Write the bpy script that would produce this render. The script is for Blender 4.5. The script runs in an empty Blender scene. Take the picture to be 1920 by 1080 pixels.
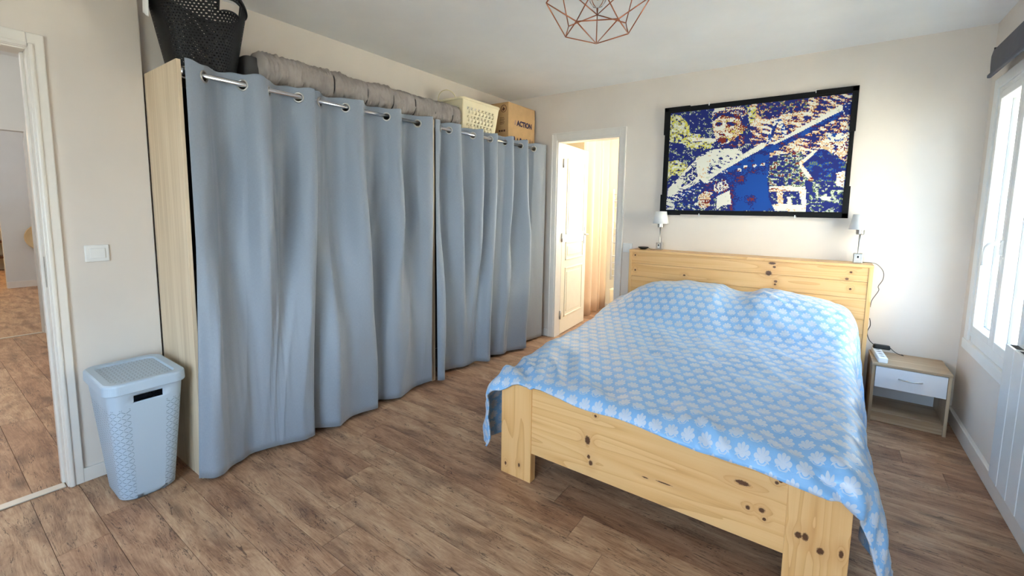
import bpy, bmesh, math, random
import numpy as np
from mathutils import Vector, Matrix, noise

random.seed(7)
scene = bpy.context.scene
COL = scene.collection

# ------------------------------------------------------------------ camera
EYE = 1.345
YAW, PITCH, ROLL = -0.6193, -0.1051, 0.0137
fw = Vector((math.sin(YAW)*math.cos(PITCH), math.cos(YAW)*math.cos(PITCH), math.sin(PITCH)))
rt = Vector((math.cos(YAW), -math.sin(YAW), 0))
up = rt.cross(fw)
r2 = rt*math.cos(ROLL) + up*math.sin(ROLL)
u2 = up*math.cos(ROLL) - rt*math.sin(ROLL)
cam = bpy.data.objects.new('camera', bpy.data.cameras.new('camera'))
COL.objects.link(cam)
cam.matrix_world = Matrix(((r2.x, u2.x, -fw.x, 0), (r2.y, u2.y, -fw.y, 0), (r2.z, u2.z, -fw.z, EYE), (0, 0, 0, 1)))
cam.data.sensor_width = 36
cam.data.lens = 824.5/1920*36
cam.data.shift_y = -61.6/1920
cam.data.clip_start = 0.02
scene.camera = cam

# ------------------------------------------------------------------ sky and exposure
world = bpy.data.worlds.new('sky'); scene.world = world; world.use_nodes = True
wn = world.node_tree; bg = wn.nodes['Background']
geo = wn.nodes.new('ShaderNodeTexCoord'); sep = wn.nodes.new('ShaderNodeSeparateXYZ')
rmp = wn.nodes.new('ShaderNodeValToRGB')
rmp.color_ramp.elements[0].position = 0.0; rmp.color_ramp.elements[0].color = (0.74, 0.87, 1.0, 1)
rmp.color_ramp.elements[1].position = 0.8; rmp.color_ramp.elements[1].color = (0.36, 0.62, 1.0, 1)
wn.links.new(geo.outputs['Generated'], sep.inputs[0]); wn.links.new(sep.outputs['Z'], rmp.inputs[0])
wn.links.new(rmp.outputs[0], bg.inputs['Color']); bg.inputs['Strength'].default_value = 4.0
vs = scene.view_settings
vs.view_transform = 'Standard'; vs.look = 'None'; vs.gamma = 1.0; vs.use_curve_mapping = False
vs.exposure = 1.9
scene.cycles.use_denoising = True
scene.cycles.max_bounces = 10; scene.cycles.diffuse_bounces = 6
scene.cycles.sample_clamp_indirect = 8.0

sun = bpy.data.objects.new('sun', bpy.data.lights.new('sun', 'SUN')); COL.objects.link(sun)
sun.data.energy = 24.0; sun.data.color = (1.0, .93, .82); sun.data.angle = .01
sun.rotation_euler = Vector((.75, -.04, -.66)).to_track_quat('-Z', 'Y').to_euler()    # shines on the far side of the house
def portal(loc, w, h, face):
    """window portal: only guides the sampling of the sky through a window opening"""
    l = bpy.data.lights.new('window_portal', 'AREA'); l.shape = 'RECTANGLE'
    l.size = w; l.size_y = h; l.cycles.is_portal = True
    o = bpy.data.objects.new('window_portal', l); COL.objects.link(o)
    o.location = loc; o.rotation_euler = Vector(face).to_track_quat('-Z', 'Y').to_euler()
    return o
portal((0.93, 3.295, 1.345), .85, 1.43, (-1, 0, 0))
portal((-.7, -1.44, 1.22), 1.75, 1.84, (0, 1, 0))
portal((-1.65, 5.64, 1.5), .7, 1.2, (0, -1, 0))

# ------------------------------------------------------------------ colour and material helpers
def lin(r, g=None, b=None):
    if g is None: r, g, b = r
    return tuple(((c/255)/12.92 if c/255 <= .04045 else ((c/255+.055)/1.055)**2.4) for c in (r, g, b)) + (1,)

class NM:
    def __init__(s, name, rough=.5, metal=0.0, color=None, spec=.5):
        s.m = bpy.data.materials.new(name); s.m.use_nodes = True
        s.t = s.m.node_tree; s.p = s.t.nodes['Principled BSDF']
        s.p.inputs['Roughness'].default_value = rough; s.p.inputs['Metallic'].default_value = metal
        s.p.inputs['Specular IOR Level'].default_value = spec
        if color: s.p.inputs['Base Color'].default_value = lin(color)
    def n(s, typ): return s.t.nodes.new('ShaderNode'+typ)
    def put(s, sock, v):
        if hasattr(v, 'links'): s.t.links.new(v, sock)
        else: sock.default_value = v
    def tc(s, k='Object'): return s.n('TexCoord').outputs[k]
    def map(s, v, scale=(1, 1, 1), loc=(0, 0, 0), rot=(0, 0, 0)):
        n = s.n('Mapping'); s.put(n.inputs[0], v); s.put(n.inputs['Location'], loc); s.put(n.inputs['Rotation'], rot); s.put(n.inputs['Scale'], scale); return n.outputs[0]
    def noise(s, v, scale, detail=3, rough=.55, dist=0.0):
        n = s.n('TexNoise'); s.put(n.inputs['Vector'], v); n.inputs['Scale'].default_value = scale
        n.inputs['Detail'].default_value = detail; n.inputs['Roughness'].default_value = rough; n.inputs['Distortion'].default_value = dist
        return n.outputs['Fac']
    def voro(s, v, scale, rnd=1.0):
        n = s.n('TexVoronoi'); s.put(n.inputs['Vector'], v); n.inputs['Scale'].default_value = scale; n.inputs['Randomness'].default_value = rnd
        return n.outputs['Distance'], n.outputs['Color']
    def ramp(s, f, stops):
        n = s.n('ValToRGB'); s.put(n.inputs[0], f); e = n.color_ramp.elements
        while len(e) < len(stops): e.new(.5)
        for el, (p, c) in zip(e, stops):
            el.position = p; el.color = c if len(c) == 4 else lin(c)
        return n.outputs[0]
    def mix(s, f, a, b, mode='MIX'):
        n = s.n('Mix'); n.data_type = 'RGBA'; n.blend_type = mode
        s.put(n.inputs[0], f); s.put(n.inputs[6], a if hasattr(a, 'links') else (a if len(a) == 4 else lin(a)))
        s.put(n.inputs[7], b if hasattr(b, 'links') else (b if len(b) == 4 else lin(b))); return n.outputs[2]
    def math(s, op, a, b=0.0, c=0.0, clamp=False):
        n = s.n('Math'); n.operation = op; n.use_clamp = clamp
        s.put(n.inputs[0], a); s.put(n.inputs[1], b); s.put(n.inputs[2], c); return n.outputs[0]
    def sep(s, v): n = s.n('SeparateXYZ'); s.put(n.inputs[0], v); return n.outputs
    def comb(s, x=0., y=0., z=0.):
        n = s.n('CombineXYZ'); s.put(n.inputs[0], x); s.put(n.inputs[1], y); s.put(n.inputs[2], z); return n.outputs[0]
    def vadd(s, a, b): n = s.n('VectorMath'); n.operation = 'ADD'; s.put(n.inputs[0], a); s.put(n.inputs[1], b); return n.outputs[0]
    def bump(s, h, strength=.3, dist=.002):
        n = s.n('Bump'); s.put(n.inputs['Height'], h); n.inputs['Strength'].default_value = strength; n.inputs['Distance'].default_value = dist
        s.t.links.new(n.outputs[0], s.p.inputs['Normal'])
    def base(s, c): s.put(s.p.inputs['Base Color'], c)
    def rand(s): return s.n('ObjectInfo').outputs['Random']

def plain(name, color, rough=.5, metal=0., bump=None, spec=.5, vary=.04):
    m = NM(name, rough, metal, color, spec)
    v = m.tc()
    f = m.noise(v, 14, 3)
    c = lin(color); lo = tuple(x*(1-vary) for x in c[:3])+(1,); hi = tuple(min(1, x*(1+vary)) for x in c[:3])+(1,)
    m.base(m.ramp(f, [(.35, lo), (.65, hi)]))
    if bump: m.bump(m.noise(v, bump[0], 4), bump[1], bump[2])
    return m.m

def wall_mat(name, color):
    m = NM(name, .85, 0, color, .2); v = m.tc()
    f = m.noise(v, 3, 3); c = lin(color)
    m.base(m.ramp(f, [(.3, tuple(x*.97 for x in c[:3])+(1,)), (.7, tuple(min(1, x*1.02) for x in c[:3])+(1,))]))
    m.bump(m.noise(v, 160, 3), .12, .001); return m.m

KNOTS = [(-.801, 1.727, .32, .012, .020), (-.793, 1.727, .245, .007, .010), (-.782, 1.727, .219, .009, .012), (-.767, 1.727, .443, .006, .006), (-.183, 1.727, .361, .024, .009),
         (-.160, 1.727, .275, .007, .008), (-.116, 1.727, .283, .009, .009), (-.106, 1.727, .253, .006, .006), (-.077, 1.727, .403, .006, .006), (-.066, 1.727, .412, .005, .005),
         (-.537, 1.727, .245, .012, .003), (-.461, 1.727, .250, .030, .0028), (-.226, 1.727, .434, .026, .004), (-1.248, 1.719, .053, .006, .010), (-1.165, 1.719, .071, .006, .010),
         (-.003, 1.719, .245, .010, .012), (.017, 1.719, .247, .009, .014), (.061, 1.719, .216, .010, .012), (.116, 1.719, .232, .006, .014),
         (-.309, 3.766, .968, .022, .009), (-.294, 3.766, .942, .010, .008), (-.328, 3.766, .893, .020, .018), (-.279, 3.766, .835, .011, .009), (-.281, 3.766, .813, .008, .008), (-.299, 3.766, .771, .020, .011),
         (-1.352, 3.766, .955, .007, .007), (-1.347, 3.766, .823, .007, .008), (-.93, 3.766, .817, .010, .007), (.158, 3.766, .945, .008, .007), (.139, 3.766, .898, .011, .008), (.162, 3.766, .83, .007, .007)]
def pine_mat(name, axis, tint=1.0):
    """axis = index of the grain direction; the boards' own knots sit at their real places"""
    m = NM(name, .40, 0, None, .4)
    pos = m.n('NewGeometry').outputs['Position']
    v = m.vadd(m.tc(), m.comb(m.math('MULTIPLY', m.rand(), 13.7), m.math('MULTIPLY', m.rand(), 7.1), m.math('MULTIPLY', m.rand(), 5.3)))
    dmin = None
    for (x, y, z, rx, rz) in KNOTS:
        a = m.n('VectorMath'); a.operation = 'SUBTRACT'; m.put(a.inputs[0], pos); a.inputs[1].default_value = (x, y, z)
        b = m.n('VectorMath'); b.operation = 'MULTIPLY'; m.put(b.inputs[0], a.outputs[0]); b.inputs[1].default_value = (1/rx, 30, 1/rz)
        l = m.n('VectorMath'); l.operation = 'LENGTH'; m.put(l.inputs[0], b.outputs[0])
        dmin = l.outputs['Value'] if dmin is None else m.math('MINIMUM', dmin, l.outputs['Value'])
    jag = m.math('ADD', dmin, m.math('MULTIPLY', m.math('SUBTRACT', m.noise(v, 160, 2), .5), .9))
    knot = m.math('SUBTRACT', 1.0, m.math('MULTIPLY', m.math('SUBTRACT', jag, .8), 2.5), clamp=True)
    halo = m.math('SUBTRACT', 1.0, m.math('DIVIDE', dmin, 5.0), clamp=True)
    wob = m.math('MULTIPLY', m.math('MULTIPLY', halo, halo), .22)
    s1 = [7.5]*3; s1[axis] = .42
    s2 = [130]*3; s2[axis] = 2.2
    s3 = [2.0]*3; s3[axis] = 1.2
    big = m.noise(m.vadd(m.map(v, s1), m.comb(wob, wob, wob)), 1.0, 1.5, .45, .35)
    rings = m.math('FRACT', m.math('MULTIPLY', big, 15.0))
    rings = m.math('POWER', rings, 2.2)                           # soft early wood, thin late-wood line
    fine = m.noise(m.map(v, s2), 1.0, 3, .6)
    g = m.math('ADD', m.math('MULTIPLY', rings, .50), m.math('MULTIPLY', m.math('SUBTRACT', fine, .5), .5), clamp=True)
    c = m.ramp(g, [(.0, (233*tint, 189*tint, 131*tint)), (.35, (225*tint, 176*tint, 115*tint)), (.8, (190*tint, 132*tint, 76*tint))])
    tone = m.noise(m.map(v, s3), 1.0, 2)
    c = m.mix(m.math('MULTIPLY', m.math('SUBTRACT', tone, .42, clamp=True), .9), c, (208*tint, 150*tint, 92*tint))
    c = m.mix(m.math('MULTIPLY', halo, .30), c, (178, 112, 60))
    c = m.mix(m.math('MULTIPLY', knot, .92), c, (74, 38, 24))
    m.base(c); m.bump(fine, .08, .001); return m.m

def board_mat(name, axis, dark, mid, light, fine=110, rough=.5):
    m = NM(name, rough, 0, None, .35); v = m.vadd(m.tc(), m.comb(m.math('MULTIPLY', m.rand(), 9.1), m.math('MULTIPLY', m.rand(), 4.3), 0.0))
    s1 = [fine]*3; s1[axis] = 1.4
    s2 = [12]*3; s2[axis] = .8
    f = m.math('ADD', m.math('MULTIPLY', m.noise(m.map(v, s1), 1, 3), .6), m.math('MULTIPLY', m.noise(m.map(v, s2), 1, 2), .45))
    m.base(m.ramp(f, [(.36, dark), (.52, mid), (.68, light)])); m.bump(f, .12, .0008); return m.m

def plank_mat(name):
    m = NM(name, .48, 0, None, .35)
    r = m.rand()
    v = m.vadd(m.tc(), m.comb(m.math('MULTIPLY', r, 37.0), m.math('MULTIPLY', r, 11.0), 0.0))
    warp = m.noise(m.map(v, (1.4, 5, 1)), 1, 2)
    v2 = m.vadd(v, m.comb(0., m.math('MULTIPLY', m.math('SUBTRACT', warp, .5), .09), 0.))
    big = m.noise(m.map(v2, (3.0, 12, 1)), 1, 6, .72, .6)
    fine = m.noise(m.map(v2, (9, 170, 1)), 1, 6, .7)
    saw = m.noise(m.map(v, (190, 6, 1)), 1, 2)
    blot = m.noise(m.map(v, (3.2, 9, 1), (4, 2, 0)), 1, 3, .6)
    g = m.math('ADD', m.math('MULTIPLY', big, .70), m.math('MULTIPLY', fine, .46))
    c = m.ramp(g, [(.36, (104, 72, 55)), (.47, (148, 112, 87)), (.56, (175, 139, 111)), (.67, (199, 166, 136)), (.8, (214, 188, 157))])
    c = m.mix(m.math('MULTIPLY', m.math('SUBTRACT', blot, .52, clamp=True), 3.2, clamp=True), c, (102, 74, 62))
    c = m.mix(m.math('MULTIPLY', m.math('SUBTRACT', saw, .55, clamp=True), .8, clamp=True), c, (196, 176, 150))
    d, cc = m.voro(m.map(v2, (1.9, 6.5, 1)), 1.0)
    k = m.math('MULTIPLY', m.math('GREATER_THAN', m.sep(cc)[1], .45), m.math('SUBTRACT', 1.0, m.math('DIVIDE', d, .2), clamp=True))
    c = m.mix(m.math('MULTIPLY', k, .75), c, (66, 44, 36))
    crack = m.math('LESS_THAN', fine, .33)
    c = m.mix(m.math('MULTIPLY', crack, .65), c, (76, 50, 38))
    vein = m.math('LESS_THAN', m.math('ABSOLUTE', m.math('SUBTRACT', m.noise(m.map(v2, (3.2, 34, 1), (3, 7, 0)), 1, 4, .6, .8), .5)), .0075)
    c = m.mix(m.math('MULTIPLY', m.math('MULTIPLY', vein, m.math('GREATER_THAN', blot, .46)), .7), c, (64, 42, 34))
    spk = m.noise(m.map(v, (150, 150, 1)), 1, 2)
    c = m.mix(m.math('MULTIPLY', m.math('LESS_THAN', spk, .30), .6), c, (70, 46, 36))
    tone = m.ramp(r, [(0., (226, 210, 202)), (.5, (252, 246, 240)), (1., (255, 255, 250))])
    c = m.mix(.9, c, tone, 'MULTIPLY')
    m.base(c); m.bump(g, .25, .0015)
    m.put(m.p.inputs['Roughness'], m.math('ADD', .36, m.math('MULTIPLY', fine, .25)))
    return m.m

def curtain_mat(name, color, sheen=.3):
    m = NM(name, .45, 0, color, .5); v = m.tc('UV')
    w = m.noise(m.map(v, (900, 60, 1)), 1, 2); w2 = m.noise(m.map(v, (60, 900, 1)), 1, 2)
    f = m.math('ADD', m.math('MULTIPLY', w, .5), m.math('MULTIPLY', w2, .5)); c = lin(color)
    m.base(m.ramp(f, [(.35, tuple(x*.9 for x in c[:3])+(1,)), (.65, tuple(min(1, x*1.08) for x in c[:3])+(1,))]))
    m.p.inputs['Sheen Weight'].default_value = sheen
    m.bump(m.math('ADD', f, m.math('MULTIPLY', m.noise(v, 9, 4), 1.2)), .22, .003); return m.m

def duvet_mat():
    m = NM('duvet_print', .34, 0, None, .5)
    uv = m.sep(m.tc('UV'))
    A = .062
    row = m.math('DIVIDE', uv[1], A); ri = m.math('FLOOR', row)
    sh = m.math('MULTIPLY', m.math('MODULO', m.math('ADD', ri, 200.0), 2.0), .5)
    col = m.math('ADD', m.math('DIVIDE', uv[0], A), sh)
    x = m.math('MULTIPLY', m.math('SUBTRACT', m.math('FRACT', m.math('ADD', col, 200.0)), .5), 1.32)
    y = m.math('MULTIPLY', m.math('SUBTRACT', m.math('FRACT', row), .30), .98)
    r = m.math('SQRT', m.math('ADD', m.math('MULTIPLY', x, x), m.math('MULTIPLY', y, y)))
    a = m.math('ARCTAN2', x, y)                                        # 0 = straight up the bed
    pet = m.math('ABSOLUTE', m.math('COSINE', m.math('MULTIPLY', a, 4.5)))
    edge = m.math('ADD', .40, m.math('MULTIPLY', pet, .16))
    fan = m.math('MULTIPLY', m.math('LESS_THAN', r, edge), m.math('LESS_THAN', m.math('ABSOLUTE', a), 1.95))
    line = m.math('MULTIPLY', m.math('LESS_THAN', pet, .25), m.math('GREATER_THAN', r, .16))
    fan = m.math('MULTIPLY', fan, m.math('SUBTRACT', 1.0, m.math('MULTIPLY', line, .5)))
    fan = m.math('MAXIMUM', fan, m.math('LESS_THAN', r, .21))
    # curved leaf under each flower
    yy = m.math('SUBTRACT', y, .10)
    r3 = m.math('SQRT', m.math('ADD', m.math('MULTIPLY', x, x), m.math('MULTIPLY', yy, yy)))
    leaf = m.math('MULTIPLY', m.math('LESS_THAN', m.math('ABSOLUTE', m.math('SUBTRACT', r3, .40)), .045), m.math('LESS_THAN', y, .06))
    msk = m.math('MAXIMUM', fan, m.math('MULTIPLY', leaf, .7))
    n = m.noise(m.tc('UV'), 3, 3)
    blue = m.ramp(n, [(.3, (124, 176, 226)), (.7, (142, 190, 234))])
    m.base(m.mix(m.math('MULTIPLY', msk, .92), blue, (200, 208, 224)))
    m.p.inputs['Sheen Weight'].default_value = .2
    m.bump(m.math('ADD', m.math('MULTIPLY', m.noise(m.map(m.tc('UV'), (1, 1.6, 1), (0, 0, 0), (0, 0, .6)), 14, 4, .6, .6), 1.5), m.math('MULTIPLY', msk, .10)), .30, .008)
    return m.m

def perforated(name, color, cell, hole=.3, rough=.5):
    """plastic with real see-through perforations on a staggered UV lattice"""
    m = NM(name, rough, 0, color, .4)
    uv = m.sep(m.tc('UV'))
    row = m.math('DIVIDE', uv[1], cell); sh = m.math('MULTIPLY', m.math('MODULO', m.math('FLOOR', row), 2.0), .5)
    x = m.math('SUBTRACT', m.math('FRACT', m.math('ADD', m.math('DIVIDE', uv[0], cell*1.25), m.math('ADD', sh, 100.0))), .5)
    y = m.math('SUBTRACT', m.math('FRACT', m.math('ADD', row, 100.0)), .5)
    r = m.math('SQRT', m.math('ADD', m.math('MULTIPLY', x, x), m.math('MULTIPLY', y, y)))
    al = m.math('GREATER_THAN', r, hole)
    al = m.math('MAXIMUM', al, m.math('GREATER_THAN', uv[1], m.n('Value').outputs[0])) if False else al
    m.put(m.p.inputs['Alpha'], al); return m.m

def hamper_mat(lid=False):
    m = NM('hamper_plastic_lid' if lid else 'hamper_plastic_pattern', .42, 0, None, .4)
    uv = m.sep(m.tc('UV')); C = .0155
    u = m.math('DIVIDE', uv[0], C); w = m.math('DIVIDE', uv[1], C)
    chk = m.math('MODULO', m.math('ADD', m.math('ADD', m.math('FLOOR', u), m.math('FLOOR', w)), 400.0), 2.0)
    x = m.math('SUBTRACT', m.math('FRACT', m.math('ADD', u, 100.0)), .5); y = m.math('SUBTRACT', m.math('FRACT', m.math('ADD', w, 100.0)), .5)
    sg = m.math('SUBTRACT', m.math('MULTIPLY', chk, 2.0), 1.0)
    d1 = m.math('ABSOLUTE', m.math('SUBTRACT', y, m.math('MULTIPLY', m.math('MULTIPLY', x, .75), sg)))
    dash = m.math('MULTIPLY', m.math('LESS_THAN', d1, .10), m.math('LESS_THAN', m.math('ABSOLUTE', x), .42))
    msk = dash
    if not lid:  # the UV's third region: plain strip down the front, plain top and bottom bands
        plainp = m.math('LESS_THAN', m.math('ABSOLUTE', uv[0]), .062)
        msk = m.math('MULTIPLY', msk, m.math('SUBTRACT', 1.0, plainp))
        msk = m.math('MULTIPLY', msk, m.math('GREATER_THAN', uv[1], .02))
        msk = m.math('MULTIPLY', msk, m.math('LESS_THAN', uv[1], .455))
    m.base(m.mix(m.math('MULTIPLY', msk, .8), (178, 196, 214), (104, 120, 140)))
    m.bump(m.math('SUBTRACT', 1.0, msk), .5, .002); return m.m

def glass_mat():
    m = bpy.data.materials.new('window_glass'); m.use_nodes = True; t = m.node_tree; t.nodes.clear()
    o = t.nodes.new('ShaderNodeOutputMaterial'); mx = t.nodes.new('ShaderNodeMixShader'); tr = t.nodes.new('ShaderNodeBsdfTransparent'); gl = t.nodes.new('ShaderNodeBsdfGlossy')
    gl.inputs['Roughness'].default_value = .02; tr.inputs[0].default_value = (.95, .98, .98, 1); mx.inputs[0].default_value = .05
    t.links.new(tr.outputs[0], mx.inputs[1]); t.links.new(gl.outputs[0], mx.inputs[2]); t.links.new(mx.outputs[0], o.inputs[0]); return m

M = dict(
    wall=wall_mat('wall_paint', (228, 219, 210)), ceil=wall_mat('ceiling_paint', (240, 240, 240)),
    hall=wall_mat('hall_paint', (220, 221, 218)), cream=wall_mat('cream_wall_paint', (246, 238, 216)),
    paint=plain('white_gloss_paint', (232, 227, 220), .35, vary=.015), upvc=plain('white_window_plastic', (236, 236, 234), .3, vary=.01),
    doorp=plain('cream_door_paint', (240, 232, 212), .4, vary=.015),
    plank=plank_mat('laminate_plank'), sub=plain('subfloor', (52, 38, 30), .9),
    pine_x=pine_mat('pine_grain_x', 0), pine_z=pine_mat('pine_grain_z', 2), pine_y=pine_mat('pine_grain_y', 1),
    oak_z=board_mat('light_oak_board', 2, (196, 174, 146), (214, 194, 166), (226, 208, 182)),
    oak_x=board_mat('sonoma_oak_x', 0, (150, 126, 100), (176, 152, 124), (196, 174, 146), 70),
    oak_zz=board_mat('sonoma_oak_z', 2, (150, 126, 100), (176, 152, 124), (196, 174, 146), 70),
    darkin=plain('wardrobe_back_board', (58, 56, 56), .8),
    curtain=curtain_mat('grey_blue_curtain', (140, 150, 163), .3), beige=curtain_mat('beige_curtain', (226, 198, 168), .2),
    chrome=plain('chrome', (214, 216, 220), .16, 1.0, vary=.01), steel=plain('brushed_steel', (188, 186, 182), .32, 1.0, vary=.03),
    copper=plain('copper_wire', (196, 128, 98), .28, 1.0, vary=.03), black=plain('black_plastic', (14, 14, 15), .5),
    blackhole=perforated('black_woven_plastic', (12, 12, 14), .0125, .24, .6), frame=plain('black_frame_paint', (16, 15, 16), .6, spec=.2),
    white=plain('white_plastic', (236, 236, 234), .35, vary=.01), whitelac=plain('white_lacquer', (226, 228, 234), .3, vary=.01),
    shade=plain('white_lamp_shade', (238, 238, 238), .6, vary=.01), grey=plain('dark_grey_blind_fabric', (92, 92, 100), .8, bump=(300, .2, .001)),
    quilt=plain('grey_quilt_cotton', (164, 155, 149), .8, bump=(60, .35, .003), vary=.1), quiltd=plain('dark_grey_cover', (70, 68, 68), .8),
    cardboard=plain('cardboard', (206, 168, 120), .8, bump=(40, .1, .001), vary=.05), ink=plain('navy_print', (34, 24, 72), .7), inkp=plain('faded_print', (110, 96, 130), .7), inkb=plain('brown_print', (92, 56, 40), .7),
    creamp=plain('cream_plastic', (246, 234, 200), .4, vary=.02), rad=plain('radiator_enamel', (228, 230, 232), .25, vary=.01), hole=plain('black_slot', (14, 14, 14), .7),
    hamper=hamper_mat(), hlid=hamper_mat(True), hplain=plain('hamper_plastic', (178, 196, 214), .42, vary=.01),
    duvet=duvet_mat(), mattress=plain('mattress_ticking', (226, 226, 224), .8), glass=glass_mat(), straw=plain('straw', (214, 186, 140), .7, bump=(120, .4, .002)),
    cloth=plain('white_cloth', (238, 238, 240), .8, bump=(30, .3, .004)), ground=plain('pale_ground', (126, 118, 98), .9), stucco=plain('pale_stucco', (224, 216, 200), .9), alu=plain('threshold_aluminium', (206, 200, 190), .4, .4, vary=.02),
    seal=plain('grey_seal', (120, 124, 128), .6), shelf=plain('dark_shelf_wood', (96, 62, 40), .5),
)

# ------------------------------------------------------------------ geometry helpers
WL = {}
def finish(o, parent=None):
    COL.objects.link(o)
    return o
def thing(name, loc, label, cat, group=None):
    o = bpy.data.objects.new(name, None); o.empty_display_size = .1; COL.objects.link(o)
    o.location = loc; WL[o] = Vector(loc); tag(o, label, cat, group); return o
def tag(o, label, cat, group=None):
    o['label'] = label; o['category'] = cat
    if group: o['group'] = group
    return o
def mesh_obj(name, me, mat, parent=None, smooth=False, bevel=0, origin=None):
    co = np.empty(len(me.vertices)*3); me.vertices.foreach_get('co', co); co = co.reshape(-1, 3)
    c = Vector(((co.min(0)+co.max(0))/2).tolist()) if origin is None else Vector(origin)
    me.vertices.foreach_set('co', (co-np.array(c)).ravel()); me.update()
    for m in (mat if isinstance(mat, (list, tuple)) else [mat]): me.materials.append(m)
    o = bpy.data.objects.new(name, me); COL.objects.link(o)
    WL[o] = c
    if parent is not None:
        o.parent = parent; o.location = c - WL[parent]
    else: o.location = c
    if smooth: me.polygons.foreach_set('use_smooth', [True]*len(me.polygons))
    if bevel:
        b = o.modifiers.new('bevel', 'BEVEL'); b.width = bevel; b.segments = 2; b.limit_method = 'ANGLE'
    return o
def obj(name, bm, mat, parent=None, smooth=False, bevel=0, origin=None):
    bmesh.ops.recalc_face_normals(bm, faces=bm.faces[:])
    me = bpy.data.meshes.new(name); bm.to_mesh(me); bm.free()
    return mesh_obj(name, me, mat, parent, smooth, bevel, origin)
def struct(name, bm, mat, parent=None, **k):
    o = obj(name, bm, mat, parent, **k)
    if parent is None: o['kind'] = 'structure'
    return o
def B(): return bmesh.new()
def box(bm, x0, x1, y0, y1, z0, z1):
    v = [bm.verts.new(p) for p in ((x0, y0, z0), (x1, y0, z0), (x1, y1, z0), (x0, y1, z0), (x0, y0, z1), (x1, y0, z1), (x1, y1, z1), (x0, y1, z1))]
    for f in ((0, 3, 2, 1), (4, 5, 6, 7), (0, 1, 5, 4), (1, 2, 6, 5), (2, 3, 7, 6), (3, 0, 4, 7)): bm.faces.new([v[i] for i in f])
    return bm
def bx(*a): return box(B(), *a)
def tube(bm, pts, r, seg=8, close=False, caps=True):
    pts = [Vector(p) for p in pts]; n = len(pts); rings = []
    nrm = None
    for i, p in enumerate(pts):
        a = pts[(i-1) % n] if (i > 0 or close) else p; b = pts[(i+1) % n] if (i < n-1 or close) else p
        t = (b-a).normalized()
        if nrm is None:
            nrm = t.orthogonal().normalized()
        else:
            nrm = (nrm - t*nrm.dot(t)).normalized()
        bn = t.cross(nrm)
        rr = r[i] if isinstance(r, (list, tuple)) else r
        rings.append([bm.verts.new(p + (nrm*math.cos(2*math.pi*k/seg) + bn*math.sin(2*math.pi*k/seg))*rr) for k in range(seg)])
    for i in range(n if close else n-1):
        A, C = rings[i], rings[(i+1) % n]
        for k in range(seg): bm.faces.new((A[k], A[(k+1) % seg], C[(k+1) % seg], C[k]))
    if caps and not close: bm.faces.new(rings[0][::-1]); bm.faces.new(rings[-1])
    return bm
def lathe(bm, prof, c, seg=24):
    rings = []
    for r, z in prof:
        if r < 1e-6: rings.append([bm.verts.new((c[0], c[1], z))])
        else: rings.append([bm.verts.new((c[0]+r*math.cos(2*math.pi*k/seg), c[1]+r*math.sin(2*math.pi*k/seg), z)) for k in range(seg)])
    for a, b in zip(rings, rings[1:]):
        for k in range(seg):
            q = [a[k % len(a)], a[(k+1) % len(a)], b[(k+1) % len(b)], b[k % len(b)]]
            u = []
            for w in q:
                if w not in u: u.append(w)
            if len(u) > 2: bm.faces.new(u)
    return bm
def loft(loops, uv=None, skip=None, cap0=True, cap1=False):
    """closed loops of equal length skinned together; uv(i,j) optional"""
    bm = B(); n = len(loops[0]); V = [[bm.verts.new(p) for p in L] for L in loops]
    lay = bm.loops.layers.uv.new('UVMap') if uv else None
    for i in range(len(loops)-1):
        for j in range(n):
            if skip and skip(i, j): continue
            f = bm.faces.new((V[i][j], V[i][(j+1) % n], V[i+1][(j+1) % n], V[i+1][j]))
            if uv:
                for lp, (a, b) in zip(f.loops, ((i, j), (i, j+1), (i+1, j+1), (i+1, j))): lp[lay].uv = uv(a, b)
    if cap0: bm.faces.new(V[0][::-1])
    if cap1: bm.faces.new(V[-1])
    return bm
def rrect(cx, cy, hx, hy, r, z, n=6, extra=()):
    """rounded rectangle starting in the middle of the +x side, anticlockwise; extra = y offsets added on the +x side"""
    ex = sorted(extra); pts = [(cx+hx, cy+e) for e in ex if e >= 0]
    for (sx, sy, a0) in ((1, 1, 0), (-1, 1, 90), (-1, -1, 180), (1, -1, 270)):
        for k in range(n+1):
            a = math.radians(a0+90*k/n); pts.append((cx+sx*(hx-r)+r*math.cos(a), cy+sy*(hy-r)+r*math.sin(a)))
    pts += [(cx+hx, cy+e) for e in ex if e < 0]
    return [(p[0], p[1], z) for p in pts]
def grid_obj(name, P, UV, mat, parent=None, keep=None, solid=0, origin=None):
    """P: (rows, cols, 3) array -> quad sheet with UVs"""
    R, C = P.shape[:2]
    idx = np.arange(R*C).reshape(R, C)
    F = np.stack([idx[:-1, :-1], idx[:-1, 1:], idx[1:, 1:], idx[1:, :-1]], -1).reshape(-1, 4)
    if keep is not None: F = F[keep.reshape(-1)]
    me = bpy.data.meshes.new(name); me.from_pydata(P.reshape(-1, 3).tolist(), [], F.tolist())
    lay = me.uv_layers.new(name='UVMap'); lay.data.foreach_set('uv', UV.reshape(-1, 2)[F.reshape(-1)].astype(np.float32).ravel())
    o = mesh_obj(name, me, mat, parent, smooth=True, origin=origin)
    if solid:
        s = o.modifiers.new('thickness', 'SOLIDIFY'); s.thickness = solid; s.offset = 0
    return o

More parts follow.
